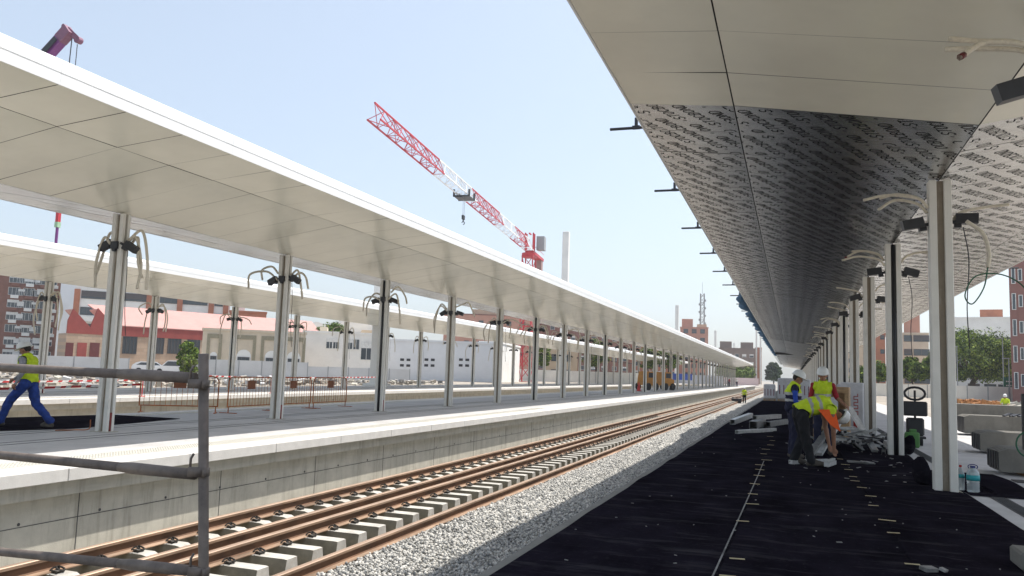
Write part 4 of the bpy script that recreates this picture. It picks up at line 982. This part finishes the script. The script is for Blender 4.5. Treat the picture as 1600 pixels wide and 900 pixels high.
# sawtooth warehouse
base, rz, WW = face(98, 505, 105, 132)
r = empty('sawtooth_warehouse', base, rz, 'warehouse with pink roof, red sawtooth gables and red doors', 'warehouse', world=False)
def wpt(x, y):
    ry = D(x, y, 1)-Vector((0,0,H)); n_ = Vector((-math.sin(rz), math.cos(rz), 0)); t = (base-Vector((0,0,H))).dot(n_)/ry.dot(n_); return Vector((0,0,H))+ry*t
zt = lambda x, y: wpt(x, y).z+.1
def X_(x): return (wpt(x, 570)-base).xy.length if x > 98 else 0.
he = zt(135, 522)
b = MB(); b.box(0,X_(178),.0,3.5,0,he); b.box(X_(178)+.002,X_(500),.0,14,0,he); b.build('wall', m_stonewall, r)
b = MB(); b.prism([(0,he+.002),(X_(176),he+.002),(X_(176),zt(176,512)),(X_(146),zt(146,481)),(X_(136),zt(136,511)),(X_(107),zt(107,482)),(X_(100),zt(100,500))], -.05, .3); b.build('gable', m_redgable, r)
for (a, c) in ((107,136),(146,178)):
    b = MB(); za, zc = zt(a,482), zt(c,511)
    b.add([(X_(a),.3,za),(X_(c),.3,zc),(X_(c),3.5,zc),(X_(a),3.5,za),(X_(a),.3,za-.15),(X_(c),.3,zc-.15),(X_(c),3.5,zc-.15),(X_(a),3.5,za-.15)], [(0,1,2,3),(7,6,5,4),(0,4,5,1),(1,5,6,2),(2,6,7,3),(3,7,4,0)]); b.build('roof', m_pinkroof, r)
b = MB(); b.box(X_(178),X_(500),-.12,.2,he+.002,zt(260,513)); b.build('fascia_band', m_redgable, r)
zb_, zr_ = zt(260,513)+.02, zt(200,481)+.35
b = MB(); b.add([(X_(178),-.2,zb_),(X_(505),-.2,zb_),(X_(505),4.5,zr_),(X_(146),4.5,zr_),(X_(178),-.2,zb_-.12),(X_(505),-.2,zb_-.12),(X_(505),4.5,zr_-.15),(X_(146),4.5,zr_-.15)], [(0,1,2,3),(7,6,5,4),(0,4,5,1),(1,5,6,2),(2,6,7,3),(3,7,4,0)]); b.build('roof', m_pinkroof, r)
for (a, c, m) in ((100,112,m_door),(118,133,m_redgable),(138,153,m_door)):
    b = MB(); b.box(X_(a),X_(c),-.06,.01,0,zt(a,535)); b.build('door', m, r)
wm = win_mesh(1.9, 2.4, m_framed, split=4, shutter=0)
for x in (200,243,270,300,440,470):
    o = bpy.data.objects.new('window', wm); COL.objects.link(o); o.parent = r; o.location = (X_(x)-.95, -.035, zt(x,553))
# beige arched building
d = 97; r = building('arched_building', 312, 474, 518, d, 10, m_cream, 'cream building with arched window bays in front of the warehouse'); W = r['_W']; Hh = r['_H']
k_ = d/F_PX
for q, x in enumerate((330,375,418,452)):
    xc = (x-312)*k_; hw = 1.0 if q else .5
    b = MB(); b.box(xc-hw-.35,xc-hw,-.10,-.002,0,Hh-.4); b.box(xc+hw,xc+hw+.35,-.10,-.002,0,Hh-.4); b.box(xc-hw,xc+hw,-.10,-.002,Hh-.9,Hh-.4); b.build('stone_trim', m_olive, r)
    b = MB(); n = 10; ps = [(xc-hw*.85,1.1)]+[(xc-hw*.85*math.cos(PI*i/n),2.4+hw*.85*math.sin(PI*i/n)) for i in range(n+1)]+[(xc+hw*.85,1.1)]
    b.prism(ps, -.05, -.002); b.build('arch_panel', m_white, r)
    o = bpy.data.objects.new('window', win_mesh(hw*1.4, 1.1, m_framed, split=3, shutter=0)); COL.objects.link(o); o.parent = r; o.location = (xc-hw*.7, -.09, 1.25)
# white two storey building and white hall
building('office_building', 470, 592, 521, 112, 12, m_white, 'two storey white building with small windows and roof parapet', wins=[(m_frame,1.0,1.5,[.34,.42],[4.0],dict(split=2)),(m_frame,1.0,1.5,[.60,.68],[4.0],dict(split=2)),(m_frame,1.6,2.6,[.82],[2.6],dict(split=2)),(m_frame,2.6,.6,[.92],[4.6,.9],dict(split=4))], roofbox=[(.2,.3,.7,m_cream),(.75,.95,.5,m_tan)])
r = building('hall', 592, 778, 535, 118, 15, m_white2, 'plain white hall with three clusters of four small square openings', d2=118); W = r['_W']; k_ = 118/F_PX
for gx in (632,670,724):
    for q in range(4):
        xx = (gx-592+(q % 2)*10-5)*k_; zz = D(gx, 562 if q < 2 else 571, 118).z+.1
        b = MB(); b.box(xx-.28,xx+.28,-.03,.05,zz-.18,zz+.18); b.build('opening', m_darksteel, r)
building('hall_sunlit_side', 779, 811, 537, 118, 3, m_white, 'bright sunlit side face of the plain hall, added as a separate turned block', d2=136)  # the hall's sunlit side, added as a paler block turned to catch the sun
building('apartment_building', 690, 836, 492, 235, 15, m_salmon, 'salmon terrace block behind the white hall with a dark roof line', wins=[(m_framed,1.4,1.3,[.1,.25,.4,.55,.7,.85],[6+3*k for k in range(4)],dict())], roofbox=[(.3,.6,1.6,m_tan)], cornice=m_brickbrown)
building('apartment_building', 836, 985, 508, 250, 15, m_brickbrown, 'long reddish brick block behind the middle canopy columns', wins=[(m_frame,1.4,1.3,[.06+.11*k for k in range(9)],[3+3*k for k in range(6)],dict())])
building('house', 850, 902, 535, 160, 12, m_tan, 'tan house with dark ground floor windows between the crane mast and the trees', wins=[(m_framed,1.3,1.4,[.3,.7],[1,4],dict())])
building('apartment_building', 985, 1062, 520, 270, 15, m_orange, 'orange and cream block with balconies right of the long brick block', wins=[(m_frame,1.6,1.5,[.15,.38,.62,.85],[2+3*k for k in range(7)],dict(split=2))])
building('apartment_building', 1062, 1106, 512, 280, 18, m_salmon, 'salmon apartment block carrying the lattice antenna mast', wins=[(m_framed,1.6,1.5,[.2,.5,.8],[2+3*k for k in range(7)],dict())], roofbox=[(.05,.45,3,m_salmon),(.6,.95,1.2,m_tan)])
building('apartment_building', 1123, 1180, 545, 310, 20, m_greydark, 'distant grey brown apartment block with rooftop boxes beyond the canopy end', wins=[(m_frame,1.5,1.3,[.1,.3,.5,.7,.9],[1+3*k for k in range(7)],dict())], roofbox=[(.02,.35,2.6,m_greydark),(.6,.95,2.4,m_greydark)])
building('apartment_building', 1180, 1190, 544, 309, 20, m_orange, 'narrow orange and white striped stair tower of the distant block', balc=[(.05,.3,0,22,m_white,.2),(.7,.95,0,22,m_white,.2)])
# right side town
flr = [1.6+3.0*k for k in range(5)]
building('apartment_building', 1581, 1760, 395, 92, 14, m_brownred, 'dark brown red apartment block at the right edge', wins=[(m_frame,.42,1.9,[.042,.30,.5],flr,dict(shutter=0)),(m_frame,.42,1.4,[.105,.37,.57],[z+.3 for z in flr],dict(shutter=0))])
building('apartment_building', 1484, 1585, 499, 150, 14, m_white, 'white flat roofed block behind the large tree', wins=[(m_framed,1.4,1.2,[.12,.3,.5,.72,.9],[6.5,9.6],dict())], roofbox=[(.5,.86,1.6,m_orange)])
building('house', 1496, 1582, 552, 125, 10, m_white2, 'low white house half hidden under the tree', wins=[(m_framed,1.6,1.3,[.3,.6,.85],[.9,3.4],dict())])
building('apartment_building', 1409, 1452, 522, 175, 14, m_cream, 'stepped cream and salmon block between the two nearest columns', wins=[(m_framed,1.6,1.4,[.25,.6,.88],[2+3*k for k in range(5)],dict())], roofbox=[(.1,.7,5,m_salmon)])
building('apartment_building', 1366, 1384, 522, 165, 12, m_orange, 'narrow orange block left of the second column', wins=[(m_framed,.8,.9,[.75],[2+2.9*k for k in range(5)],dict())])
building('apartment_building', 1250, 1366, 540, 260, 14, m_tan, 'far tan block seen between the receding right columns', wins=[(m_framed,1.5,1.4,[.1,.3,.5,.7,.9],[2+3*k for k in range(4)],dict())])
# ------------------------------------------------------------------ trees
def tree(px, d, ybase, ytop, wpx, label, leaf=(m_leafa,m_leafb,m_leafc), n=5200, round_=False, zb=-.1, trunk=True, seed=1, name='tree', pale=.3, ls=.2, low=.28):
    rd = np.random.default_rng(seed); base = ground_at(px, d, zb)
    top = D(px, ytop, d).z; W = wpx*d/F_PX; Ht = top-zb; cb = Ht*(low if trunk else .02)
    r = empty(name, base, seed*1.3, label, 'tree', world=False)
    tr = MB(); hb = cb+.25*(Ht-cb)
    if trunk:
        tr.tube(curve_pts([(0,0,0),(.04*W,.02*W,hb*.4),(-.02*W,0,hb)],5), [.045*W*(1-.05*k) for k in range(11)], 9)
        for q in range(6):
            a = q*PI/3+.4; tr.tube(curve_pts([(0,0,hb*.75),(.14*W*math.cos(a),.14*W*math.sin(a),hb+.1*(Ht-cb)),(.3*W*math.cos(a),.3*W*math.sin(a),hb+.35*(Ht-cb))],4), [.022*W,.020*W,.019*W,.017*W,.015*W,.013*W,.011*W,.009*W,.007*W], 6)
    else:
        for q in range(5):
            a = q*1.3; tr.tube([(0,0,0),(.1*W*math.cos(a),.1*W*math.sin(a),Ht*.5)], [.02*W,.008*W], 6)
    tr.build('trunk', m_bark, r, True)
    # clumps spread over an uneven crown volume
    nc = 64 if not round_ else 60; C = []
    while len(C) < nc:
        p = rd.uniform(-1, 1, 3)
        if np.linalg.norm(p) > 1 or np.linalg.norm(p) < (.0 if round_ else .45): continue
        if p[2] < -.75: continue
        C.append(p*np.array([.5*W*.86,.5*W*.86,(Ht-cb)*.5*.86])+np.array([0,0,cb+(Ht-cb)*.5]))
    C = np.array(C); cr = rd.uniform(.07,.20,nc)*W
    ci = rd.integers(0, nc, n); dirs = rd.normal(size=(n,3)); dirs /= np.linalg.norm(dirs,axis=1)[:,None]
    P_ = C[ci]+dirs*(cr[ci]*rd.uniform(.45,1.05,n))[:,None]*np.array([1,1,.75])
    nrm = dirs+rd.normal(size=(n,3))*.5; nrm /= np.linalg.norm(nrm,axis=1)[:,None]
    t1 = np.cross(nrm, rd.normal(size=(n,3))); t1 /= np.linalg.norm(t1,axis=1)[:,None]; t2 = np.cross(nrm, t1)
    s = rd.uniform(.6,1.3,n)*ls
    Q = np.stack([P_-t1*s[:,None], P_+t2*(s*.55)[:,None], P_+t1*s[:,None], P_-t2*(s*.55)[:,None]], 1).reshape(-1,3)
    me = bpy.data.meshes.new('crown'); me.vertices.add(4*n); me.vertices.foreach_set('co', Q.ravel())
    me.loops.add(4*n); me.loops.foreach_set('vertex_index', np.arange(4*n,dtype=np.int32)); me.polygons.add(n); me.polygons.foreach_set('loop_start', np.arange(0,4*n,4,dtype=np.int32))
    for m in leaf: me.materials.append(m)
    me.polygons.foreach_set('material_index', rd.choice(3, n, p=[.7-pale,pale,.3]).astype(np.int32)); me.update(calc_edges=True)
    o = bpy.data.objects.new('crown', me); COL.objects.link(o); o.parent = r
    return r
tree(1524, 112, 606, 514, 135, 'large broad green tree behind the pale fence at right', n=26000, seed=2, ls=.17, low=.16, pale=.4)
tree(1458, 118, 606, 548, 44, 'smaller green tree just right of the second column', n=6000, seed=3)
tree(1425, 116, 606, 556, 42, 'leafy tree between the second and nearest columns', n=6000, seed=4)
tree(1574, 120, 606, 525, 34, 'dark green tree against the brown apartment block', n=5000, seed=14, pale=.1)
tree(1372, 125, 606, 565, 40, 'light green tree left of the second column', n=5000, seed=5)
tree(1345, 128, 606, 572, 36, 'small light tree seen between the third and fourth columns', n=4000, seed=15)
tree(291, 88, 585, 528, 34, 'bushy green tree in front of the warehouse windows', n=6500, trunk=False, seed=6, ls=.16)
tree(293, 84, 587, 552, 30, 'pale olive bush at the foot of the bushy tree', n=3500, trunk=False, seed=16, ls=.14, leaf=(mat('olive_leaf',(.14,.15,.07),.8,var=.3),m_leafb,m_leafa))
tree(515, 135, 570, 500, 60, 'flat topped dark tree showing above the white office roof', n=6000, seed=7, pale=.1)
tree(850, 150, 590, 530, 26, 'green tree beside the red crane mast', n=3500, seed=8)
tree(930, 165, 590, 528, 46, 'green tree behind the middle canopy columns, left of the yellow machines', n=5000, seed=9)
tree(1012, 170, 590, 533, 40, 'green tree above the yellow machines', n=5000, seed=10)
tree(1045, 175, 590, 532, 44, 'green tree right of the yellow machines', n=5000, seed=11)
tree(1150, 250, 592, 572, 66, 'row of olive green trees below the distant brown block', n=5000, seed=12, ls=.3)
tree(1209, 320, 592, 565, 30, 'dark rounded tree crown at the end of the tracks', n=11000, trunk=False, leaf=(m_leafc,m_leafc,mat('pine_leaf',(.03,.055,.03),.8)), round_=True, seed=13, ls=.34)
# ------------------------------------------------------------------ tower crane
r = empty('tower_crane', (-43.5,133.5,-.1), 0, 'red and white tower crane with long jib above the middle canopy', 'crane')
def lattice(b, A, B, secs, w0, w1, tri=False, up=Vector((0,0,1)), rc=.10, rb=.05):
    A = Vector(A); B = Vector(B); d = (B-A); L = d.length; d.normalize(); s = d.cross(up).normalized(); u = s.cross(d)
    def corners(t):
        w_ = w0+(w1-w0)*t; p = A+d*L*t
        return [p-s*w_/2, p+s*w_/2, p+u*w_*1.25] if tri else [p-s*w_/2-u*w_/2, p+s*w_/2-u*w_/2, p+s*w_/2+u*w_/2, p-s*w_/2+u*w_/2]
    for i in range(secs):
        c0, c1 = corners(i/secs), corners((i+1)/secs); n = len(c0)
        for j in range(n):
            b.bar(c0[j], c1[j], rc); k = (j+1) % n
            b.bar(c0[j], c1[k] if i % 2 else c0[k], rb); b.bar(c0[k], c1[j], rb)
bx, by = -43.5, 133.5
b = MB(); lattice(b, (bx,by,-.1), (bx,by,21.5), 9, 1.9, 1.9, rc=.18, rb=.10, up=Vector((0,1,0))); b.build('mast', m_craner, r)
b = MB(); b.box(bx-1.05,bx+1.05,by-1.05,by+1.05,21.5,21.9); b.lathe([(1.3,21.9),(1.3,22.3)], (bx,by,0), 18); b.build('slewing_unit', m_craner, r)
tip = Vector((-34.0,60.0,22.75)); root_ = Vector((bx,by,22.8)); jd = (tip-root_); JL = jd.length; jn = jd.normalized()
cuts = [(0,.06,m_cranew),(.06,.18,m_craner),(.18,.33,m_cranew),(.33,.55,m_craner),(.55,.74,m_cranew),(.74,1.0,m_craner)]
for (a, c, m) in cuts:
    b = MB(); lattice(b, root_+jd*a, root_+jd*c, max(2,int((c-a)*JL/2.3)), 1.55-.35*a, 1.55-.35*c, tri=True, rc=.13, rb=.055); b.build('jib_section', m, r)
s_ = jn.cross(Vector((0,0,1)))
cb_ = root_-jn*11
b = MB(); b.bar(root_+Vector((0,0,-.2)), cb_+Vector((0,0,-.2)), 1.5, .5)
for sg in (-1,1): b.bar(root_+s_*.8*sg+Vector((0,0,.8)), cb_+s_*.8*sg+Vector((0,0,.8)), .05)
b.build('counter_jib', m_craner, r)
b = MB(); b.obox(cb_+jn*1.2+Vector((0,0,-1.7)), (1.6,1.3,2.6), Matrix((jn,s_,Vector((0,0,1)))).transposed()); b.build('counterweight', mat('counterweight_concrete',(.35,.22,.2),.8), r)
b = MB(); q = root_-jn*1.9-s_*1.75+Vector((0,0,1.5)); b.obox(q, (1.9,1.4,2.4), Matrix((jn,s_,Vector((0,0,1)))).transposed()); b.build('machine_cabinet', m_craneg, r)
b = MB(); 
for sg in (-1,1): b.bar(root_+s_*.7*sg+jn*.3, root_+s_*.7*sg+jn*.3+Vector((0,0,3.1)), .22); b.bar(root_+s_*.7*sg-jn*1.0, root_+s_*.7*sg-jn*1.0+Vector((0,0,3.1)), .2); b.bar(root_+s_*.7*sg+jn*.3, root_+s_*.7*sg-jn*1.0+Vector((0,0,3.1)), .1)
b.bar(root_+Vector((0,0,3.0))+jn*.4, root_+Vector((0,0,3.0))-jn*1.1, .25, .2); b.build('tower_head', m_craner, r)
tp = root_+jd*.595
b = MB(); Mj = Matrix((jn,s_,Vector((0,0,1)))).transposed()
b.obox(tp+Vector((0,0,-.3)), (2.6,1.9,.18), Mj)
for sx in (-1,1):
    for sy in (-1,1): b.obox(tp+jn*sx*1.2+s_*sy*.95+Vector((0,0,.05)), (.25,.2,.9), Mj)
b.obox(tp+jn*1.9+Vector((0,0,-.7)), (1.2,1.0,.08), Mj); b.build('trolley', m_darksteel, r)
b = MB()
hk = D(685,345,tp.dot(CF)-H*CF.z); hz = hk.z
for sx in (-.35,.35): b.bar(tp+jn*sx+Vector((0,0,-.3)), Vector((tp.x,tp.y,hz+.7))+jn*sx*.8, .035)
b.build('hoist_rope', m_craneg, r)
b = MB(); c = Vector((tp.x,tp.y,hz)); b.obox(c+Vector((0,0,.45)), (.7,.25,.5), Mj); b.bar(c+Vector((0,0,.2)), c+Vector((0,0,-.1)), .12); b.tube([c+Vector((.18*math.sin(t*.5),0,-.25-.18*math.cos(t*.5)+.0)) for t in range(10)], .05, 6); b.build('hook_block', m_darksteel, r)
# ------------------------------------------------------------------ mobile crane with purple boom, mostly behind the canopies
foot = Vector((-78,43,1.6)); tipb = D(104,52,60); dirb = (tipb-foot).normalized()
r = empty('mobile_crane', (-80,43,-.1), 0, 'mobile crane whose purple boom tip and rope rise over the canopies at upper left', 'crane')
sb = dirb.cross(Vector((0,1,0))).normalized(); Mb = Matrix((dirb, dirb.cross(sb).normalized()*-1, sb)).transposed()
Lb_ = (tipb-foot).length
for i, (a, c, w_) in enumerate(((0,.36,1.1),(.34,.7,.95),(.68,.985,.8))):
    b = MB(); m0 = foot+dirb*Lb_*a; m1 = foot+dirb*Lb_*c; b.mi = 0
    b.obox((m0+m1)/2, ((m1-m0).length, w_*.75, w_), Mb); b.build('boom_section', m_purple, r)
b = MB(); m0 = foot+dirb*Lb_*.2; m1 = foot+dirb*Lb_*.98; e2 = Mb@Vector((0,1,0))
for sg in (-1,1): b.obox((m0+m1)/2+e2*sg*.42, ((m1-m0).length,.02,.45), Mb)
b.build('boom_side_plate', m_darksteel, r)
b = MB(); th = tipb+dirb*.1; b.obox(th-dirb*.25, (1.1,.62,.85), Mb); b.build('boom_head', mat('pale_purple_paint',(.22,.09,.15),.5), r)
hd_ = D(123,63,60)
b = MB(); b.bar(th+Vector((0,0,.2)), hd_, .35, .42); b.tube([hd_+Vector((0,-.2,0)), hd_+Vector((0,.2,0))], .26, 12); b.tube([th+sb*.5+Vector((0,-.15,.1)),th+sb*.5+Vector((0,.15,.1))], .17, 10); b.build('sheave_head', mat('pale_purple_paint',(.22,.09,.15),.5), r)
hb_ = Vector((hd_.x-.4,hd_.y,D(98,340,60).z))
b = MB()
for q in (-.3,.3): b.bar(hd_+Vector((q-.4,0,-.3)), hb_+Vector((q,0,.3)), .04)
b.bar(th+Vector((.5,0,-.5)), th+Vector((.45,0,-2.6)), .05); b.obox(th+Vector((.45,0,-2.8)), (.25,.25,.5), (0,0,0)); b.build('hoist_rope', m_darksteel, r)
b = MB(); b.box(hb_.x-.13,hb_.x+.13,hb_.y-.12,hb_.y+.12,hb_.z-.55,hb_.z+.3); b.build('hook_block', m_craner, r)
b = MB(); b.tube([hb_+Vector((0,0,-.5)), hb_+Vector((0,0,-3.5))], .10, 8); b.build('lifting_chain', m_purple, r)
b = MB(); b.box(hb_.x-.15,hb_.x+.15,hb_.y-.14,hb_.y+.14,hb_.z-.95,hb_.z-.56); b.build('tag', mat('pale_green_tag',(.35,.55,.35),.6), r)
b = MB(); b.bbox(-86,-74,41.7,44.3,.5,1.5,.1); b.bbox(-80,-76.5,41.9,44.1,1.5,3.2,.1); b.build('carrier', m_purple, r)
for x in (-84.5,-82.8,-78,-76):
    for y in (41.9,44.1): b = MB(); b.tube([(x,y-.2,.5),(x,y+.2,.5)], .6, 16); b.build('wheel', m_tyre, r)
# ------------------------------------------------------------------ white pylons, antenna mast, lamps
for (y, l_) in ((61,'dim white lighting pylon partly hidden behind the middle canopy'),(119.5,'tallest looking white pylon just right of the tower crane'),(248,'white pylon left of the lattice antenna mast'),(379,'small white pylon in front of the distant brown block'),(505,'smallest farthest white pylon above the canopy end')):
    b = MB(); b.bbox(-33.5,-32.5,y-.4,y+.4,-.1,23.4 if y > 100 else 9.4,.06); b.box(-33.9,-32.1,y-.8,y+.8,-.12,.2); solid('lighting_pylon', b, m_white, l_, 'pylon', 'white pylons along the platforms')
q = D(1097,528,285); tp = D(1097,458,285)
b = MB(); lattice(b, (q.x,q.y,q.z-6), (q.x,q.y,tp.z), 14, 1.5, 1.3, rc=.22, rb=.12, up=Vector((0,1,0))); b.bar((q.x,q.y,tp.z),(q.x,q.y,tp.z+4),.1)
for k in range(12):
    z = q.z-2+k*1.35; sg = 1 if k % 2 else -1; b.box(q.x+sg*1.0-.25,q.x+sg*1.0+.25,q.y-.2,q.y+.2,z,z+.7)
solid('antenna_mast', b, m_craneg, 'grey lattice antenna mast on the salmon block roof', 'mast')
def lamp(px, d, ytop, lab):
    p = ground_at(px, d, -.06); h_ = D(px, ytop, d).z
    r = empty('street_lamp', p, 0, lab, 'street lamp', 'street lamps at the right', world=False)
    b = MB(); b.tube([(0,0,0),(0,0,h_)], [.09,.05], 8); b.build('pole', m_craneg, r)
    b = MB(); b.box(-.7,.1,-.12,.12,h_,h_+.12); b.build('lamp_head', m_craneg, r)
lamp(1568, 104, 528, 'street lamp in front of the large tree, near the green road sign')
lamp(1496, 106, 541, 'street lamp against the left side of the large tree')
lamp(1577, 98, 560, 'short street lamp close to the brown apartment block')
p = ground_at(1580, 102, -.06); r = empty('road_sign', p, RZ, 'green road direction sign by the brown apartment block', 'road sign', world=False)
zs = D(1580,607,102).z; b = MB(); b.box(-.95,1.0,-.05,.05,zs,zs+1.45); b.build('sign_face', m_green, r)
b = MB()
for x in (-.7,.7): b.tube([(x,.1,0),(x,.1,zs+1.4)], .05, 6)
b.build('pole', m_craneg, r)
b = MB()
for zz in (.35,.85):
    for x in (-.7,-.45,-.25,.0,.2,.5): b.box(x,x+.16,-.062,-.051,zs+zz,zs+zz+.14)
b.build('lettering', m_white, r)
# ------------------------------------------------------------------ fences and cars
def fence(pxa, pxb, d, h_, m, lab, step=2.2, d2=None, zb=-.1, posts=True):
    a = ground_at(pxa, d, zb); c = ground_at(pxb, d2 or d, zb); v = c-a; L = v.length
    r = empty('hoarding', a, math.atan2(v.y, v.x), lab, 'fence', world=False)
    n = max(1, int(L/step))
    for i in range(min(n, 99)):
        b = MB(); b.box(L*i/n+.03,L*(i+1)/n-.03,-.02,.02,.05,h_+random.uniform(-.02,.02)); b.build('panel', m, r)
    for i in range(min(n+1, 99)):
        b = MB(); b.box(L*i/n-.04,L*i/n+.04,-.07,-.021,0,h_+.05); b.build('post', m_craneg, r)
fence(1478, 1640, 98, 1.75, m_hoardw, 'pale panel fence in front of the large tree at right', 2.1, zb=-.06)
fence(1330, 1478, 105, 1.7, m_hoardw, 'pale panel fence seen between the two nearest columns', 2.1, zb=-.06)
fence(300, 480, 88, 1.9, m_hoard, 'grey sheet hoarding in front of the arched building', 2.4)
fence(480, 640, 98, 1.5, m_hoard, 'grey sheet hoarding in front of the white office building', 2.4)
fence(-60, 200, 78, 1.7, m_hoard, 'low grey mesh fence below the sawtooth gables', 2.6)
fence(640, 1010, 150, 2.2, m_hoardw, 'pale fence under the far canopy beyond the white hall', 3)
fence(1030, 1130, 210, 2.4, mat('white_blue_hoarding',(.62,.64,.70),.7), 'white hoarding with blue panel near the far platform end', 3)
b = MB(); q = ground_at(1060, 205, .6); b.obox(q+Vector((0,0,1.1)), (2.8,.08,1.6), (0,0,RZ)); solid('blue_panel', b, mat('blue_sign',(.03,.09,.45),.5), 'blue panel on the white hoarding, left one', 'panel')
b = MB(); q = ground_at(1074, 205, .6); b.obox(q+Vector((0,0,1.1)), (2.4,.08,1.6), (0,0,RZ)); solid('blue_panel', b, mat('blue_sign',(.03,.09,.45),.5), 'blue panel on the white hoarding, right one', 'panel')
b = MB(); b.box(-30,-8.8,236.5,236.7,0,2.0); solid('site_fence', b, mat('pink_white_mesh',(.68,.52,.50),.8), 'pinkish white site fence closing the far end of the platforms', 'fence')
def car(px, d, lab, rz, suv=False):
    p = ground_at(px, d, -.1); r = empty('parked_car', p, RZ+rz, lab, 'car', 'white cars parked by the warehouse', world=False)
    hgt = 1.65 if suv else 1.42
    b = MB(); pr_ = [(-2.1,.35),(2.1,.35),(2.15,.7),(2.0,.88),(1.2,.98),(.55,hgt-.05),(.2,hgt),(-1.2,hgt),(-1.7,hgt-.15),(-2.05,1.0),(-2.15,.7)]
    b.prism(pr_, -.86, .86); b.build('body', m_carw, r)
    b = MB(); b.prism([(1.0,1.0),(.5,hgt-.12),(-1.15,hgt-.12),(-1.65,1.0)], -.868, -.862); b.prism([(1.0,1.0),(.5,hgt-.12),(-1.15,hgt-.12),(-1.65,1.0)], .862, .868); b.build('side_windows', m_glass, r)
    b = MB(); b.add([(1.16,-.7,1.01),(1.16,.7,1.01),(.62,.68,hgt-.06),(.62,-.68,hgt-.06)], [(0,1,2,3)]); b.build('windscreen', m_glass, r)
    for x in (-1.35,1.35):
        for y in (-.8,.8):
            b = MB(); b.tube([(x,y-.1,.33),(x,y+.1,.33)], .33, 16); b.build('wheel', [m_tyre,m_craneg], r)
car(236, 96, 'white hatchback parked at the left of the two cars by the warehouse', .35)
car(270, 95, 'white sport utility car parked at the right, by the bushy tree', PI+.2, True)
for i, (px, lab) in enumerate(((1420,'white car roof behind the pale fence between the columns'),(1513,'white van behind the pale fence under the large tree'),(1548,'dark windowed white car behind the fence right of the tree trunk'))): car(px, 108, lab, .1*i, i == 1)
# rubble and site clutter beyond the farthest platform
b = MB()
def blob(x, y, z, s): b.obox((x,y,z), (s*random.uniform(.6,1.8),s*random.uniform(.6,1.5),s*random.uniform(.3,.8)), (random.uniform(-.3,.3),random.uniform(-.3,.3),random.uniform(0,3)))
for i in range(1500):
    b.mi = random.choice((0,0,1,2,3)); y = random.uniform(14,85); x = -37-random.random()**1.4*(12+y*.35); blob(x, y, .0+random.uniform(-.1,.2), random.uniform(.1,.42))
tag(b.build('rubble', [m_ground, m_concrete, m_scrap, m_hoard]), 'broken concrete rubble and site debris beyond the farthest platform', 'rubble', kind='stuff')
b = MB()
for i in range(700):
    b.mi = random.choice((0,0,1,2)); y = random.uniform(52,94); x = random.uniform(9,30)*y/60; blob(x, y, -.05+random.uniform(0,.25), random.uniform(.15,.5))
tag(b.build('rubble', [m_ground, m_concrete, m_scrap]), 'broken rubble and site debris in front of the pale fence at right', 'rubble', kind='stuff')
b = MB(); q = D(1520,622,62)
for i in range(60):
    b.obox((q.x+random.gauss(0,.75), q.y+random.gauss(0,.6), .1+random.random()*.38), (.7,.04,.3), (random.uniform(-.6,.6),random.uniform(-.3,.3),random.uniform(0,3)))
solid('netting_pile', b, mat('orange_netting',(.52,.25,.09),.8,var=.3), 'heap of orange site netting in front of the pale fence', 'netting')
q = D(1494,612,58); b = MB(); b.tube(curve_pts([(q.x,q.y,-.06),(q.x-.1,q.y,.9),(q.x-.5,q.y,1.7),(q.x-.9,q.y,2.0)],5), .09, 8); solid('drain_hose', b, m_black, 'black bent hose standing by the nearest column at right', 'hose')
# ------------------------------------------------------------------ summer haze over the whole site
b = MB(); b.box(-1020, 1020, -75, 1520, -3, 150)
hm = bpy.data.materials.new('thin_haze'); hm.use_nodes = True; hn = hm.node_tree; hn.nodes.clear()
ho = hn.nodes.new('ShaderNodeOutputMaterial'); hv = hn.nodes.new('ShaderNodeVolumePrincipled')
hv.inputs['Color'].default_value = (.88,.93,1,1); hv.inputs['Density'].default_value = .0004; hv.inputs['Anisotropy'].default_value = .3
hn.links.new(hv.outputs[0], ho.inputs['Volume'])
tag(b.build('haze', hm), kind='stuff')
for o in bpy.data.objects:
    for k in ('_o', '_W', '_H'):
        if k in o: del o[k]
    if o.get('kind') == 'part': del o['kind']
